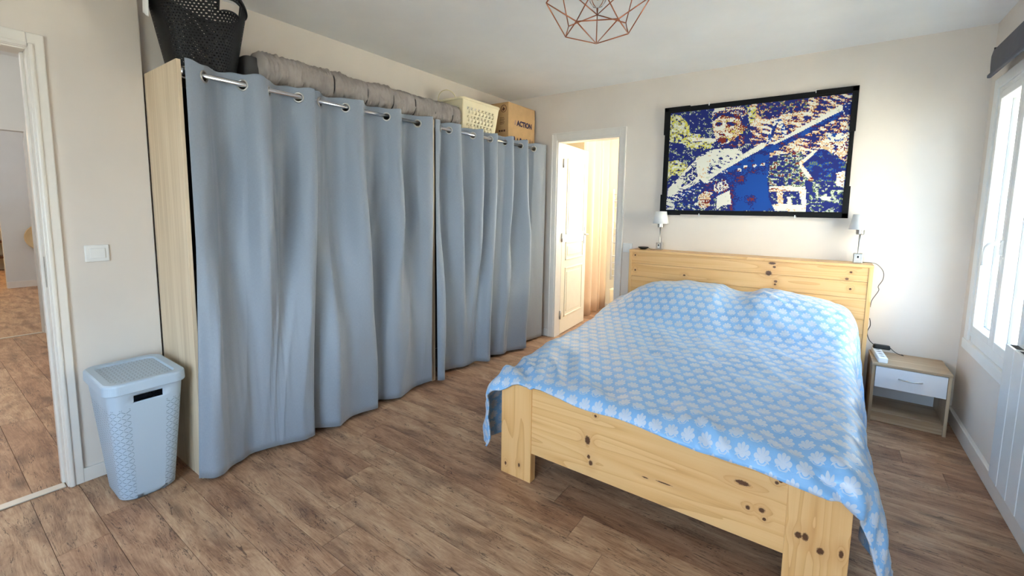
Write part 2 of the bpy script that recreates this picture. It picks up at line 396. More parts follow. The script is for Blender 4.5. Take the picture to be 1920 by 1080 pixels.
# ------------------------------------------------------------------ the room
XL, XLn, XR, YB, YN, ZC = -2.845, -2.88, 0.756, 3.961, -1.30, 2.497
T = .10
def planks(root, x0, x1, y0, y1, pitch=.157, ref=1.2, length=1.38, xref=-1.85, step=-.155):
    i0 = math.floor((y0-ref)/pitch); i1 = math.ceil((y1-ref)/pitch)
    for i in range(i0, i1):
        a, b = max(y0, ref+i*pitch), min(y1, ref+(i+1)*pitch)
        if b-a < .01: continue
        off = xref + step*i
        k = math.floor((x0-off)/length)
        while True:
            s, e = max(x0, off+k*length), min(x1, off+(k+1)*length)
            if s >= x1: break
            if e-s > .02:
                g = .0009; bm = B(); box(bm, s+g, e-g, a+g, b-g, -.009, 0)
                obj('plank', bm, M['plank'], root, bevel=0)
            k += 1
floor = struct('floor', bx(XL-.04, XR+.02, YN-.05, YB+.0, -.10, -.009), M['sub'])
planks(floor, XL+.0, XR, YN, YB)
ceiling = struct('ceiling', bx(XLn-T, XR+.3, YN-.3, YB+T, ZC, ZC+.12), M['ceil'])

# wall with the light switch (doorway to the hall), then the slightly recessed stretch behind the wardrobes
bm = B()
box(bm, XL-T, XL, .392, .777, 0, ZC); box(bm, XL-T, XL, -.50, .392, 2.02, ZC); box(bm, XL-T, XL, YN, -.50, 0, ZC); box(bm, XL-T-.06, XL-T-.005, -1.3, .93, 2.03, 2.75)
struct('wall_left', bm, M['wall'])
struct('wall_left_alcove', bx(XLn-T, XLn, .777, YB, 0, ZC), M['wall'])
bm = B()
DX0, DX1, DH = -2.285, -1.598, 2.045
box(bm, XLn-T, DX0, YB, YB+T, 0, ZC); box(bm, DX1, XR+.3, YB, YB+T, 0, ZC); box(bm, DX0, DX1, YB, YB+T, DH, ZC)
struct('wall_back', bm, M['wall'])
W1 = (2.85, 3.735, .62, 2.07); N0, N1, NZ0, NZ1 = -1.60, .20, .30, 2.15
bm = B()
RX = XR+.17
box(bm, XR, RX, W1[1], YB, 0, ZC); box(bm, XR, RX, W1[0], W1[1], 0, W1[2]); box(bm, XR, RX, W1[0], W1[1], W1[3], ZC)
box(bm, XR, RX, YN-.17, W1[0], 0, ZC)
struct('wall_right', bm, M['wall'])
bm = B(); box(bm, XL-T, N0, YN-.17, YN, 0, ZC); box(bm, N1, XR, YN-.17, YN, 0, ZC); box(bm, N0, N1, YN-.17, YN, NZ1, ZC); box(bm, N0, N1, YN-.17, YN, 0, NZ0)
struct('wall_near', bm, M['wall'])
# baseboards
struct('baseboard_left', bx(XL, XL+.014, .412, .777, 0, .068), M['paint'], bevel=.003)
struct('baseboard_right', bx(XR-.022, XR, YN+.01, YB, 0, .092), M['paint'], bevel=.004)
bm = B(); box(bm, -2.41, -2.335, YB-.014, YB, 0, .075); struct('baseboard_back_beside_wardrobe', bm, M['paint'], bevel=.003)
struct('baseboard_back', bx(-1.545, XR-.022, YB-.014, YB, 0, .075), M['paint'], bevel=.003)

# door casings
def casing_left():
    t = struct('trim_1', bx(XL, XL+.016, .384, .437, 0, 2.066), M['paint'], bevel=.004)          # right side
    obj('head_trim', bx(XL, XL+.016, -.56, .384, 2.000, 2.066), M['paint'], t, bevel=.004)
    obj('inner_bead', bx(XL+.001, XL+.024, .386, .404, 0, 2.022), M['paint'], t, bevel=.006)
    obj('head_bead', bx(XL+.001, XL+.024, -.5, .386, 2.004, 2.022), M['paint'], t, bevel=.006)
    j = obj('jamb', bx(XL-T-.015, XL+.004, .380, .396, 0, 2.02), M['paint'], t, bevel=.003)
    obj('strike_plate', bx(XL-.045, XL-.02, .3785, .3805, .96, 1.10), M['steel'], j)
    obj('head_jamb', bx(XL-T-.015, XL+.004, -.5, .380, 1.994, 2.02), M['paint'], t, bevel=.003)
    obj('stop', bx(XL-.09, XL-.055, .370, .381, 0, 1.994), M['paint'], t, bevel=.003)
casing_left()
o = obj('trim_2', bx(XL-.055, XL-.005, -.5, .376, 0, .006), M['alu'], bevel=.002); o['kind'] = 'structure'
t = struct('trim_3', bx(-2.335, -2.275, YB-.016, YB, 0, 2.108), M['paint'], bevel=.004)
obj('casing_side', bx(-1.608, -1.548, YB-.016, YB, 0, 2.108), M['paint'], t, bevel=.004)
obj('casing_head', bx(-2.275, -1.608, YB-.016, YB, 2.035, 2.108), M['paint'], t, bevel=.004)
obj('casing_ridge', bx(-2.335, -1.548, YB-.022, YB-.008, 2.094, 2.108), M['paint'], t, bevel=.003)
obj('casing_ridge', bx(-2.335, -2.322, YB-.022, YB-.008, 0, 2.094), M['paint'], t, bevel=.003)
obj('casing_ridge', bx(-1.561, -1.548, YB-.022, YB-.008, 0, 2.094), M['paint'], t, bevel=.003)
obj('jamb', bx(-2.287, -2.262, YB-.005, YB+T+.01, 0, 2.04), M['paint'], t)
obj('jamb', bx(-1.62, -1.596, YB-.005, YB+T+.01, 0, 2.04), M['paint'], t)
obj('jamb_head', bx(-2.262, -1.62, YB-.005, YB+T+.01, 2.018, 2.045), M['paint'], t)

# ------------------------------------------------------------------ window in the right wall
def window(name, y0, y1, z0, z1, handle, sill):
    w = struct(name, bx(XR-.014, XR+.001, y0-.075, y0+.0, z0-.06, z1+.06), M['upvc'], bevel=.004)
    obj('trim', bx(XR-.014, XR+.001, y1, y1+.075, z0-.06, z1+.06), M['upvc'], w, bevel=.004)
    obj('trim', bx(XR-.014, XR+.001, y0, y1, z1, z1+.06), M['upvc'], w, bevel=.004)
    obj('trim', bx(XR-.020, XR+.001, y0-.075, y1+.075, z0-.09, z0-.03), M['upvc'], w, bevel=.004)
    bm = B(); d0, d1 = XR-.005, XR+.075; f = .035
    box(bm, d0, d1, y0, y0+f, z0, z1); box(bm, d0, d1, y1-f, y1, z0, z1); box(bm, d0, d1, y0+f, y1-f, z0-.03, z0+f); box(bm, d0, d1, y0+f, y1-f, z1-f, z1)
    obj('frame', bm, M['upvc'], w, bevel=.004)
    ym = (y0+y1)/2
    for k, (a, b) in enumerate(((ym, y1-f), (y0+f, ym))):
        s = .046; bm = B(); e0, e1 = XR-.012, XR+.062
        zb, zt = z0+f-.005, z1-f+.005
        box(bm, e0, e1, a, a+s, zb, zt); box(bm, e0, e1, b-s, b, zb, zt); box(bm, e0, e1, a+s, b-s, zb, zb+s); box(bm, e0, e1, a+s, b-s, zt-s, zt)
        sash = obj('sash', bm, M['upvc'], w, bevel=.005)
        obj('pane', bx(XR+.046, XR+.052, a+s, b-s, zb+s, zt-s), M['glass'], sash)
        bm = B(); g = .004
        box(bm, XR+.034, XR+.046, a+s, a+s+g, zb+s, zt-s); box(bm, XR+.034, XR+.046, b-s-g, b-s, zb+s, zt-s); box(bm, XR+.034, XR+.046, a+s, b-s, zb+s, zb+s+g)
        obj('gasket', bm, M['seal'], sash)
    if handle:
        zc = handle
        bm = bx(XR-.024, XR-.011, ym-.014, ym+.014, zc-.06, zc+.02)
        h = obj('handle_plate', bm, M['white'], w, bevel=.005)
        tube(bm := B(), [(XR-.02, ym, zc), (XR-.052, ym, zc), (XR-.062, ym+.012, zc-.004), (XR-.066, ym+.03, zc-.02), (XR-.068, ym+.036, zc-.05), (XR-.068, ym+.036, zc-.12)], .009, 8)
        obj('lever', bm, M['white'], h, smooth=True)
    return w
w1 = window('window_1', *W1, 1.20, True)
# wide window in the wall behind the camera
bm = B(); f = .05; y0_, y1_ = YN-.13, YN-.06
box(bm, N0, N0+f, y0_, y1_, NZ0, NZ1); box(bm, N1-f, N1, y0_, y1_, NZ0, NZ1); box(bm, N0+f, N1-f, y0_, y1_, NZ0, NZ0+f); box(bm, N0+f, N1-f, y0_, y1_, NZ1-f, NZ1)
w2 = struct('window_2', bm, M['upvc'])
nm_ = (N0+N1)/2
for (a, b) in ((N0+f, nm_), (nm_, N1-f)):
    bm = B(); s_ = .06; za, zb = NZ0+f, NZ1-f
    box(bm, a, a+s_, y0_+.01, y1_+.01, za, zb); box(bm, b-s_, b, y0_+.01, y1_+.01, za, zb); box(bm, a+s_, b-s_, y0_+.01, y1_+.01, za, za+s_); box(bm, a+s_, b-s_, y0_+.01, y1_+.01, zb-s_, zb)
    sash = obj('sash', bm, M['upvc'], w2); obj('pane', bx(a+s_, b-s_, y0_+.03, y0_+.036, za+s_, zb-s_), M['glass'], sash)
# pale wall added outdoors to bounce warm sunlight in through the window
struct('wall_bounce_outside', bx(7.0, 7.4, -3.0, 12.0, -3.0, 5.2), M['stucco'])
# the ground outdoors, below the windows
struct('ground_outside', bx(-30, 45, -40, 40, -3.3, -3.0), M['ground'])

# roller blind above the window
bl = thing('roller_blind', (.70, 3.24, 2.13), 'dark grey fabric roller blind pulled up above the window', 'blind')
tube(bm := B(), [(.722, 2.79, 2.262), (.722, 3.70, 2.262)], .024, 14); obj('roller_tube', bm, M['black'], bl, smooth=True)
P = np.zeros((10, 2, 3)); U = np.zeros((10, 2, 2))
for i in range(10):
    f = i/9
    a = math.radians(100*(1-min(1, f*3)))
    x = .696 - .004*math.sin(f*3)
    z = 2.29-.155*f
    if f < .34: x = .722-.026*math.cos(math.radians(70*(1-f*3))); z = 2.262+.026*math.sin(math.radians(70*(1-f*3)))
    else: z = 2.262-(f-.33)/.67*.125
    for j, y in enumerate((2.80, 3.69)): P[i, j] = (x, y, z); U[i, j] = (y, z)
grid_obj('blind_fabric', P, U, M['grey'], bl, solid=.002)
obj('hem_bar', bx(.683, .701, 2.80, 3.695, 2.122, 2.142), M['grey'], bl, bevel=.005)
obj('bracket', bx(.70, XR, 3.695, 3.70, 2.235, 2.29), M['black'], bl)
obj('bracket', bx(.70, XR, 2.79, 2.795, 2.235, 2.29), M['black'], bl)

# radiator under the window
rd = thing('radiator', (.70, 2.28, .20), 'white vertical slatted panel radiator on the wall under the window', 'radiator')
fin_me = None
for k in range(9):
    yc = 2.672 - k*.113
    bm = B(); h0, h1 = .205, .80
    prof = [(.738, -.0540), (.663, -.0540), (.660, -.0515), (.660, .0515), (.663, .0540), (.738, .0540)]
    for z in (h0, h1): pass
    loops = [[(p[0], yc+p[1], z) for p in prof] for z in (h0, h1)]
    bm = loft(loops, cap0=True, cap1=True)
    f = obj('radiator_slat', bm, M['rad'], rd)
    obj('vent_slot', bx(.670, .692, yc-.040, yc+.036, h1-.0005, h1+.0012), M['hole'], f)
for z in (.26, .72): obj('manifold', bx(.695, .735, 1.72, 2.722, z, z+.04), M['rad'], rd)
obj('wall_bracket', bx(.735, XR, 1.85, 1.90, .3, .7), M['rad'], rd)
obj('wall_bracket', bx(.735, XR, 2.50, 2.55, .3, .7), M['rad'], rd)

# ------------------------------------------------------------------ hall behind the left doorway
HX, HYR, HZ = -6.51, .83, 2.742
fl = struct('floor_hall', bx(-13.4, XL-.04, -2.2, 2.2, -.10, -.009), M['sub'])
planks(fl, HX, XL-.0, -1.2, HYR, ref=.9, xref=-3.2)
obj('far_boards', bx(-13.4, HX-.002, -2.2, 2.2, -.009, 0), M['plank'], fl)
struct('ceiling_hall', bx(-13.4, XL-T, -2.2, 2.2, HZ, HZ+.1), M['ceil'])
struct('wall_hall_side', bx(HX, XL-T, HYR, HYR+T, 0, HZ), M['hall'])
struct('wall_hall_near', bx(-13.4, XL-T, -1.3, -1.2, 0, HZ), M['hall'])
bm = B(); box(bm, HX-.10, HX, .806, 2.2, 0, HZ); box(bm, HX-.10, HX, -.35, .806, 2.036, HZ); box(bm, HX-.10, HX, -1.2, -.35, 0, HZ)
struct('wall_hall_end', bm, M['hall'])
struct('baseboard_hall', bx(HX, XL-T-.02, HYR-.014, HYR, 0, .075), M['paint'])
struct('trim_4', bx(HX-.06, HX-.02, -.35, .806, 0, .005), M['alu'])
struct('wall_hall_far', bx(-10.43, -10.33, .94, 2.2, 0, HZ), M['hall'])
struct('wall_hall_beyond', bx(-13.5, -13.4, -2.2, 2.2, 0, HZ), M['cream'])
struct('wall_hall_far_side', bx(-13.4, HX-.1, 2.1, 2.2, 0, HZ), M['hall'])
struct('baseboard_hall_far', bx(-10.33, -10.315, .94, 2.1, 0, .10), M['paint'])
tag(obj('door_knob_shell', lathe(B(), [(0, -.05), (.13, -.045), (.2, -.01), (.215, .02), (.205, .03), (.15, .015), (0, .0)], (0, 0), 28), M['straw']), 'round cream straw hat hanging on the far hall wall beyond the doorway', 'hat')
hat = bpy.data.objects['door_knob_shell']; hat.name = 'straw_hat'; hat.rotation_euler = (0, math.radians(90), 0); hat.location = (-10.27, 1.37, .79)
sh = thing('shelf_unit', (-13.0, .3, 0), 'wooden shelf unit in the bright room at the end of the hall', 'shelf')
for z in (.25, .55, .85, 1.2): obj('shelf_board', bx(-13.35, -13.0, .2, 1.6, z, z+.04), M['shelf'], sh)
for y in (.2, 1.57): obj('side_panel', bx(-13.35, -13.0, y, y+.03, 0, 1.24), M['shelf'], sh)
def add_fill_lamp(name, loc, power, color, label, r=.09, parent=None):  # out-of-view lamp added to brighten an adjoining room
    t = thing(name, (loc[0], loc[1], loc[2]), label, 'ceiling lamp')
    em = bpy.data.materials.new(name+'_glow'); em.use_nodes = True; p = em.node_tree.nodes['Principled BSDF']
    p.inputs['Emission Color'].default_value = color+(1,); p.inputs['Emission Strength'].default_value = 6
    bm = lathe(B(), [(0, loc[2]-.07), (r*.7, loc[2]-.06), (r, loc[2]-.02), (r, loc[2])], loc, 20); obj('diffuser', bm, em, t, smooth=True)
    bm = lathe(B(), [(r*1.05, loc[2]-.012), (r*1.05, loc[2]+.0), (0, loc[2])], loc, 20); obj('base_ring', bm, M['white'], t)
    l = bpy.data.lights.new(name+'_light', 'POINT'); l.energy = power; l.color = color; l.shadow_soft_size = .09
    lo = bpy.data.objects.new(name+'_light', l); COL.objects.link(lo); lo.parent = t; lo.location = (0, 0, -.17)
    return t
add_fill_lamp('fill_lamp', (-12.2, .1, HZ), 16, (1.0, .72, .42), 'added warm fill lamp in the bright room past the hall')  # unseen, added for the warm brightness at the hall's end
add_fill_lamp('fill_lamp', (-8.6, .2, HZ), 9, (.85, .92, 1.0), 'added cool fill lamp beyond the second hall opening')  # unseen, added to light the space past the second opening
add_fill_lamp('fill_lamp', (-4.7, -.3, HZ), 8.5, (1.0, .99, .97), 'added fill lamp in the hall just outside the doorway')  # unseen, added to lift the hall walls and floor

# ------------------------------------------------------------------ bright dressing room behind the back doorway
YD = 5.56
fd = struct('floor_dressing_room', bx(-3.1, -1.0, YB, YD, -.10, -.009), M['sub'])
planks(fd, -3.1, -1.0, YB+.002, YD, ref=1.2)
struct('ceiling_dressing_room', bx(-3.2, -.9, YB+T, YD+.1, ZC, ZC+.1), M['cream'])
bm = B(); box(bm, -3.2, -2.02, YD, YD+.1, 0, ZC); box(bm, -1.28, -.9, YD, YD+.1, 0, ZC); box(bm, -2.02, -1.28, YD, YD+.1, 0, .88); box(bm, -2.02, -1.28, YD, YD+.1, 2.12, ZC)
struct('wall_dressing_far', bm, M['cream'])
bm = B(); box(bm, -2.02, -1.97, YD+.03, YD+.09, .88, 2.12); box(bm, -1.33, -1.28, YD+.03, YD+.09, .88, 2.12); box(bm, -1.97, -1.33, YD+.03, YD+.09, .88, .93); box(bm, -1.97, -1.33, YD+.03, YD+.09, 2.07, 2.12)
w3 = struct('window_3', bm, M['upvc']); obj('pane', bx(-1.97, -1.33, YD+.055, YD+.06, .93, 2.07), M['glass'], w3)
struct('wall_dressing_left', bx(-3.2, -3.1, YB+T, YD, 0, ZC), M['cream'])
struct('wall_dressing_right', bx(-1.0, -.9, YB+T, YD, 0, ZC), M['cream'])
struct('baseboard_dressing_far', bx(-3.1, -1.0, YD-.014, YD, 0, .08), M['paint'])
add_fill_lamp('fill_lamp', (-1.5, 4.75, ZC), 7, (1.0, .90, .78), 'added warm fill lamp in the dressing room behind the back doorway')  # unseen, added as warm fill beside the window light
# door leaf, hinged on the left jamb and opened away
dr = struct('door_1', bx(0, .04, 0, .70, .006, 2.02), M['doorp'], bevel=.003, origin=(0, 0, 0))
ang = math.atan2(2.372-2.262, .70)
dr.location = (-2.300, YB+T+.005, 0); dr.rotation_euler = (0, 0, 0); WL[dr] = Vector((0, 0, 0))
for z0, z1 in ((.18, .72), (.80, 1.0), (1.08, 1.88)):
    for (a, b) in (((.10, .60)),):
        f = .018; bm = B()
        box(bm, .04, .048, a, b, z0, z0+f); box(bm, .04, .048, a, b, z1-f, z1); box(bm, .04, .048, a, a+f, z0, z1); box(bm, .04, .048, b-f, b, z0, z1)
        obj('panel_moulding', bm, M['doorp'], dr, bevel=.003)
        obj('raised_panel', bx(.04, .045, a+.05, b-.05, z0+.05, z1-.05), M['doorp'], dr, bevel=.003)
hp = obj('handle_plate', bx(.04, .046, .625, .66, .95, 1.15), M['steel'], dr, bevel=.003)
tube(bm := B(), [(.046, .643, 1.06), (.085, .643, 1.06), (.09, .635, 1.06), (.09, .54, 1.06)], .008, 8); obj('lever', bm, M['steel'], hp, smooth=True)
for z in (.22, 1.05, 1.82):
    tube(bm := B(), [(.045, -.006, z-.045), (.045, -.006, z+.045)], .009, 8); h = obj('hinge', bm, M['steel'], dr, smooth=True)
dr.rotation_euler = (0, 0, ang*.55)
# beige curtain of the closet on the left, with its rail
def wavy_curtain(name, pts, z0, z1, mat, waves, amp, label):
    n = 90; P = np.zeros((14, n, 3)); U = np.zeros((14, n, 2)); (xa, ya), (xb, yb) = pts
    for i in range(14):
        f = i/13; z = z1+(z0-z1)*f
        for j in range(n):
            s = j/(n-1); a = amp*(.75+.35*f)*math.sin(2*math.pi*waves*s+.4*math.sin(5*s)+.3*f)
            P[i, j] = (xa+(xb-xa)*s+a, ya+(yb-ya)*s, z+.008*math.sin(9*s)); U[i, j] = (s*1.2, z)
    o = grid_obj(name, P, U, mat, solid=.003); tag(o, label, 'curtain'); return o
wavy_curtain('closet_curtain', ((-2.40, 4.80), (-2.39, 5.22)), .03, 2.36, M['beige'], 2.2, .035, 'beige curtain hanging behind the open white door, nearer panel')
wavy_curtain('closet_curtain', ((-2.385, 5.24), (-2.36, 5.46)), .04, 2.36, M['beige'], 1.6, .03, 'narrow beige curtain panel beside the white towel rail')
tube(bm := B(), [(-2.385, YB+T, 2.38), (-2.37, YD, 2.38)], .012, 8); tag(obj('closet_rail', bm, M['steel'], smooth=True), 'thin rail holding the beige curtains in the room behind', 'curtain rail')
tr = thing('towel_rail', (-2.22, YD, .42), 'white ladder towel rail on the cream wall behind the doorway', 'towel rail')
for x in (-2.30, -2.07): tube(bm := B(), [(x, YD-.05, .42), (x, YD-.05, 1.62)], .014, 8); obj('upright', bm, M['white'], tr, smooth=True)
for k in range(13):
    z = .47+.09*k
    if k in (4, 9): continue
    tube(bm := B(), [(-2.30, YD-.05, z), (-2.07, YD-.05, z)], .010, 8); obj('bar', bm, M['white'], tr, smooth=True)
for x in (-2.30, -2.07):
    for z in (.55, 1.5): tube(bm := B(), [(x, YD-.05, z), (x, YD, z)], .009, 6); obj('bracket', bm, M['white'], tr)
tag(obj('storage_box', loft([rrect(-2.02, YD-.17, .17, .13, .02, .0), rrect(-2.02, YD-.17, .19, .145, .02, .34)], cap0=True, cap1=True), M['creamp'], bevel=.004), 'pale cream storage box on the floor under the towel rail', 'box')

# ------------------------------------------------------------------ switches
def switch(name, x, y, z, w, h, axis, label):
    if axis == 'x':
        o = obj(name, bx(x, x+.010, y-w/2, y+w/2, z-h/2, z+h/2), M['white'], bevel=.004)
        obj('rocker', bx(x+.010, x+.014, y-w*.3, y+w*.33, z-h*.3, z+h*.3), M['white'], o, bevel=.002)
    else:
        o = obj(name, bx(x-w/2, x+w/2, y-.010, y, z-h/2, z+h/2), M['white'], bevel=.004)
        obj('rocker', bx(x-w*.3, x+w*.3, y-.014, y-.010, z-h*.3, z+h*.3), M['white'], o, bevel=.002)
    tag(o, label, 'light switch'); return o
switch('light_switch', XL, .552, 1.106, .088, .08, 'x', 'white rocker light switch on the wall above the laundry hamper')
switch('light_switch', -1.497, YB, .998, .09, .085, 'y', 'small white switch plate between back doorway and headboard')

# ------------------------------------------------------------------ wardrobes
XF = -2.412
def wardrobe(y0, y1, label):
    w = thing('wardrobe', (-2.63, (y0+y1)/2, 0), label, 'wardrobe', 'open wardrobes closed by curtains')
    obj('side_panel', bx(-2.84, XF, y0, y0+.018, 0, 1.992), M['oak_z'], w, bevel=.001)
    obj('side_panel', bx(-2.84, XF, y1-.018, y1, 0, 1.992), M['oak_z'], w, bevel=.001)
    obj('back_panel', bx(-2.848, -2.84, y0, y1, .06, 1.98), M['darkin'], w)
    obj('top_panel', bx(-2.84, -2.500, y0+.018, y1-.018, 1.962, 1.98), M['oak_z'], w)
    obj('bottom_panel', bx(-2.84, -2.53, y0+.018, y1-.018, .04, .058), M['darkin'], w)
    obj('shelf', bx(-2.84, -2.55, y0+.018, y1-.018, 1.0, 1.018), M['darkin'], w)
    return w
wardrobe(.783, 2.352, 'light oak open wardrobe beside the laundry hamper, under black basket and quilt')
wardrobe(2.353, 3.952, 'light oak open wardrobe next to the back doorway, under cream basket and cardboard box')
XRAIL, ZRAIL = -2.432, 1.945
for (a, b, lab) in ((.801, 2.334, 'chrome curtain rail of the wardrobe beside the hamper'), (2.371, 3.934, 'chrome curtain rail of the wardrobe next to the back doorway')):
    r = thing('curtain_rail', (XRAIL, (a+b)/2, ZRAIL), lab, 'curtain rail')
    tube(bm := B(), [(XRAIL, a, ZRAIL), (XRAIL, b, ZRAIL)], .0125, 16); obj('rail_tube', bm, M['chrome'], r, smooth=True)
    for y, s in ((a, 1), (b, -1)):
        tube(bm := B(), [(XRAIL, y, ZRAIL), (XRAIL, y+s*.012, ZRAIL)], .021, 16); obj('socket', bm, M['chrome'], r, smooth=True)

HEM = dict(
 A=[(-2.392, .762), (-2.380, .775), (-2.338, .805), (-2.338, .849), (-2.372, .895), (-2.38, .91), (-2.399, .961), (-2.418, 1.02), (-2.408, 1.08), (-2.388, 1.139), (-2.361, 1.191), (-2.331, 1.261), (-2.330, 1.315), (-2.350, 1.333)],
 B=[(-2.455, 1.27), (-2.44, 1.32), (-2.410, 1.362), (-2.383, 1.391), (-2.316, 1.466), (-2.328, 1.499), (-2.365, 1.575), (-2.363, 1.629), (-2.346, 1.697), (-2.336, 1.742), (-2.352, 1.775), (-2.437, 1.80), (-2.425, 1.85), (-2.385, 1.885), (-2.348, 1.95), (-2.363, 2.033), (-2.403, 2.153), (-2.399, 2.229), (-2.383, 2.306)],
 C=[(-2.355, 2.338), (-2.330, 2.352), (-2.328, 2.386), (-2.40, 2.43), (-2.458, 2.50), (-2.433, 2.609), (-2.400, 2.671), (-2.395, 2.745), (-2.402, 2.842), (-2.34, 2.88), (-2.310, 2.905), (-2.318, 2.941)],
 D=[(-2.45, 2.925), (-2.43, 2.98), (-2.401, 3.03), (-2.365, 3.088), (-2.327, 3.146), (-2.345, 3.222), (-2.301, 3.326), (-2.266, 3.406), (-2.279, 3.437), (-2.375, 3.50), (-2.385, 3.596), (-2.376, 3.702), (-2.358, 3.842), (-2.366, 3.873)])
CROSS = dict(A=(1, [.812, .898, 1.065, 1.192, 1.353, 1.428]), B=(1, [1.437, 1.479, 1.646, 1.778, 1.953, 2.075, 2.225, 2.328]),
             C=(1, [2.374, 2.455, 2.547, 2.675, 2.831, 2.949, 3.058, 3.125]), D=(-1, [3.100, 3.276, 3.384, 3.524, 3.625, 3.759, 3.908]))
CLAB = dict(A='grey-blue eyelet curtain nearest the hamper, leftmost of the four', B='grey-blue eyelet curtain with a diagonal crease, second from the hamper',
            C='grey-blue eyelet curtain just past the oak divider, third from the hamper', D='grey-blue eyelet curtain closest to the back doorway')
ANCH = dict(A=[(.857, .825), (1.13, 1.10), (1.27, 1.18)], B=[(1.56, 1.56), (1.71, 1.742), (1.86, 1.81), (2.01, 1.95), (2.15, 2.15)], C=[(2.42, 2.375), (2.50, 2.50), (2.61, 2.66), (2.75, 2.74), (2.89, 2.80), (3.0, 2.85)], D=[(3.13, 3.03), (3.33, 3.146), (3.45, 3.222), (3.575, 3.41), (3.69, 3.53)])
def resample(pts, n):
    pts = np.array(pts); d = np.r_[0, np.cumsum(np.linalg.norm(np.diff(pts, axis=0), axis=1))]; u = np.linspace(0, d[-1], n)
    return np.stack([np.interp(u, d, pts[:, k]) for k in range(2)], 1), d[-1]
def smooth_poly(pts, k=8):
    pts = np.array(pts); out = []
    for i in range(len(pts)-1):
        p0, p1, p2, p3 = pts[max(i-1, 0)], pts[i], pts[i+1], pts[min(i+2, len(pts)-1)]
        for q in range(k):
            t = q/k; out.append(.5*((2*p1)+(-p0+p2)*t+(2*p0-5*p1+4*p2-p3)*t*t+(-p0+3*p1-3*p2+p3)*t**3))
    out.append(pts[-1]); return np.array(out)
def make_curtain(key, seed):
    sign, cr = CROSS[key]; top = []; s = sign; nc = len(cr)-1; marks = []
    for i in range(nc):
        a, b = cr[i], cr[i+1]; amp = min(.056, .5*(b-a)); first, last = i == 0, i == nc-1
        for q in range(12):
            t = q/12
            ph = (.5+t*.5) if first else (t*.55 if last else t)
            top.append((XRAIL+s*amp*math.sin(math.pi*ph)-(.012*s if first else 0)*(1-t), a+(b-a)*t))
        s = -s
    top.append((XRAIL+(-s)*amp*math.sin(math.pi*.55), cr[-1]))
    n = 190; tp, lt = resample(top, n); hem = smooth_poly(HEM[key])
    ta, ha = zip(*ANCH[key]); ta = (tp[0, 1],)+ta+(tp[-1, 1],); ha = (hem[0, 1],)+ha+(hem[-1, 1],)
    hd = np.r_[0, np.cumsum(np.linalg.norm(np.diff(hem, axis=0), axis=1))]
    td = np.r_[0, np.cumsum(np.linalg.norm(np.diff(tp, axis=0), axis=1))]
    at_ = [td[int(np.argmin(abs(tp[:, 1]-q)))] for q in ta]; ah_ = [hd[int(np.argmin(abs(hem[:, 1]-q)))] for q in ha]
    hs = np.interp(td, at_, ah_); bt = np.stack([np.interp(hs, hd, hem[:, k]) for k in range(2)], 1)
    zt = 1.997; zs = np.r_[np.linspace(zt, zt-.11, 22)[:-1], np.linspace(zt-.11, .022, 46)]
    R = len(zs); P = np.zeros((R, n, 3)); U = np.zeros((R, n, 2))
    for i, z in enumerate(zs):
        f = (zt-z)/(zt-.022)
        w0 = min(1, max(0, (f-.18)/.78)); w0 = w0*w0*(3-2*w0)
        for j in range(n):
            sx = j/(n-1); w = w0
            if key == 'A': k_ = max(0, 1-sx*9); w = w0*(1-k_)+k_*max(0, (f-.42)/.58)**1.2
            q = tp[j]*(1-w)+bt[j]*w
            env = min(1, f*6)*min(1, sx*12, (1-sx)*12)
            mid = math.sin(math.pi*min(1, f*1.05))
            rd1 = noise.noise((sx*5+f*1.6+seed, f*.8, seed*3.1)); rd2 = noise.noise((sx*9-f*2.2-seed, f*1.0, seed))
            d = env*((.006+.016*mid)*(1-2.4*abs(rd1)) + .010*mid*rd2 + .0025*noise.noise((sx*26-f*5.5, f*6, seed)))
            zz = z + (.004*math.sin(j*.21+seed) if i == 0 else 0)
            gx = -2.395+(q[0]+2.395)*(1+.55*math.sin(math.pi*min(1, f*1.1))*env)
            P[i, j] = (gx+d, q[1]+d*.4, zz); U[i, j] = (sx*lt*1.3, z)
    rings = [c for c in cr[1:-1]]
    if key == 'A': rings = [.822]+cr[1:-1]
    mid = (P[:-1, :-1]+P[1:, 1:])/2; keep = np.ones(mid.shape[:2], bool)
    for y in rings:
        d2 = np.sqrt((mid[..., 0]-XRAIL)**2+(mid[..., 1]-y)**2+(mid[..., 2]-ZRAIL+.003)**2); keep &= d2 > .0215
    o = grid_obj('curtain', P, U, M['curtain'], keep=keep, solid=.0022)
    tag(o, CLAB[key], 'curtain', 'grey-blue wardrobe curtains')
    row = int(np.argmin(abs(zs-ZRAIL)))
    for y in rings:
        j = int(np.argmin(abs(P[row, :, 1]-y)+abs(P[row, :, 0]-XRAIL)))
        tg = Vector((P[row, min(j+2, n-1)]-P[row, max(j-2, 0)]).tolist()).normalized()
        pts = [Vector((XRAIL, y, ZRAIL-.003))+tg*.0245*math.cos(a)+Vector((0, 0, 1))*.0245*math.sin(a) for a in [2*math.pi*k/24 for k in range(24)]]
        tube(bm := B(), pts, .0052, 8, close=True); obj('grommet', bm, M['steel'], o, smooth=True)
    return o
for sd, k in enumerate('ABCD'): make_curtain(k, sd*5.3+1)

# ------------------------------------------------------------------ things on top of the wardrobes
ZT = 1.981
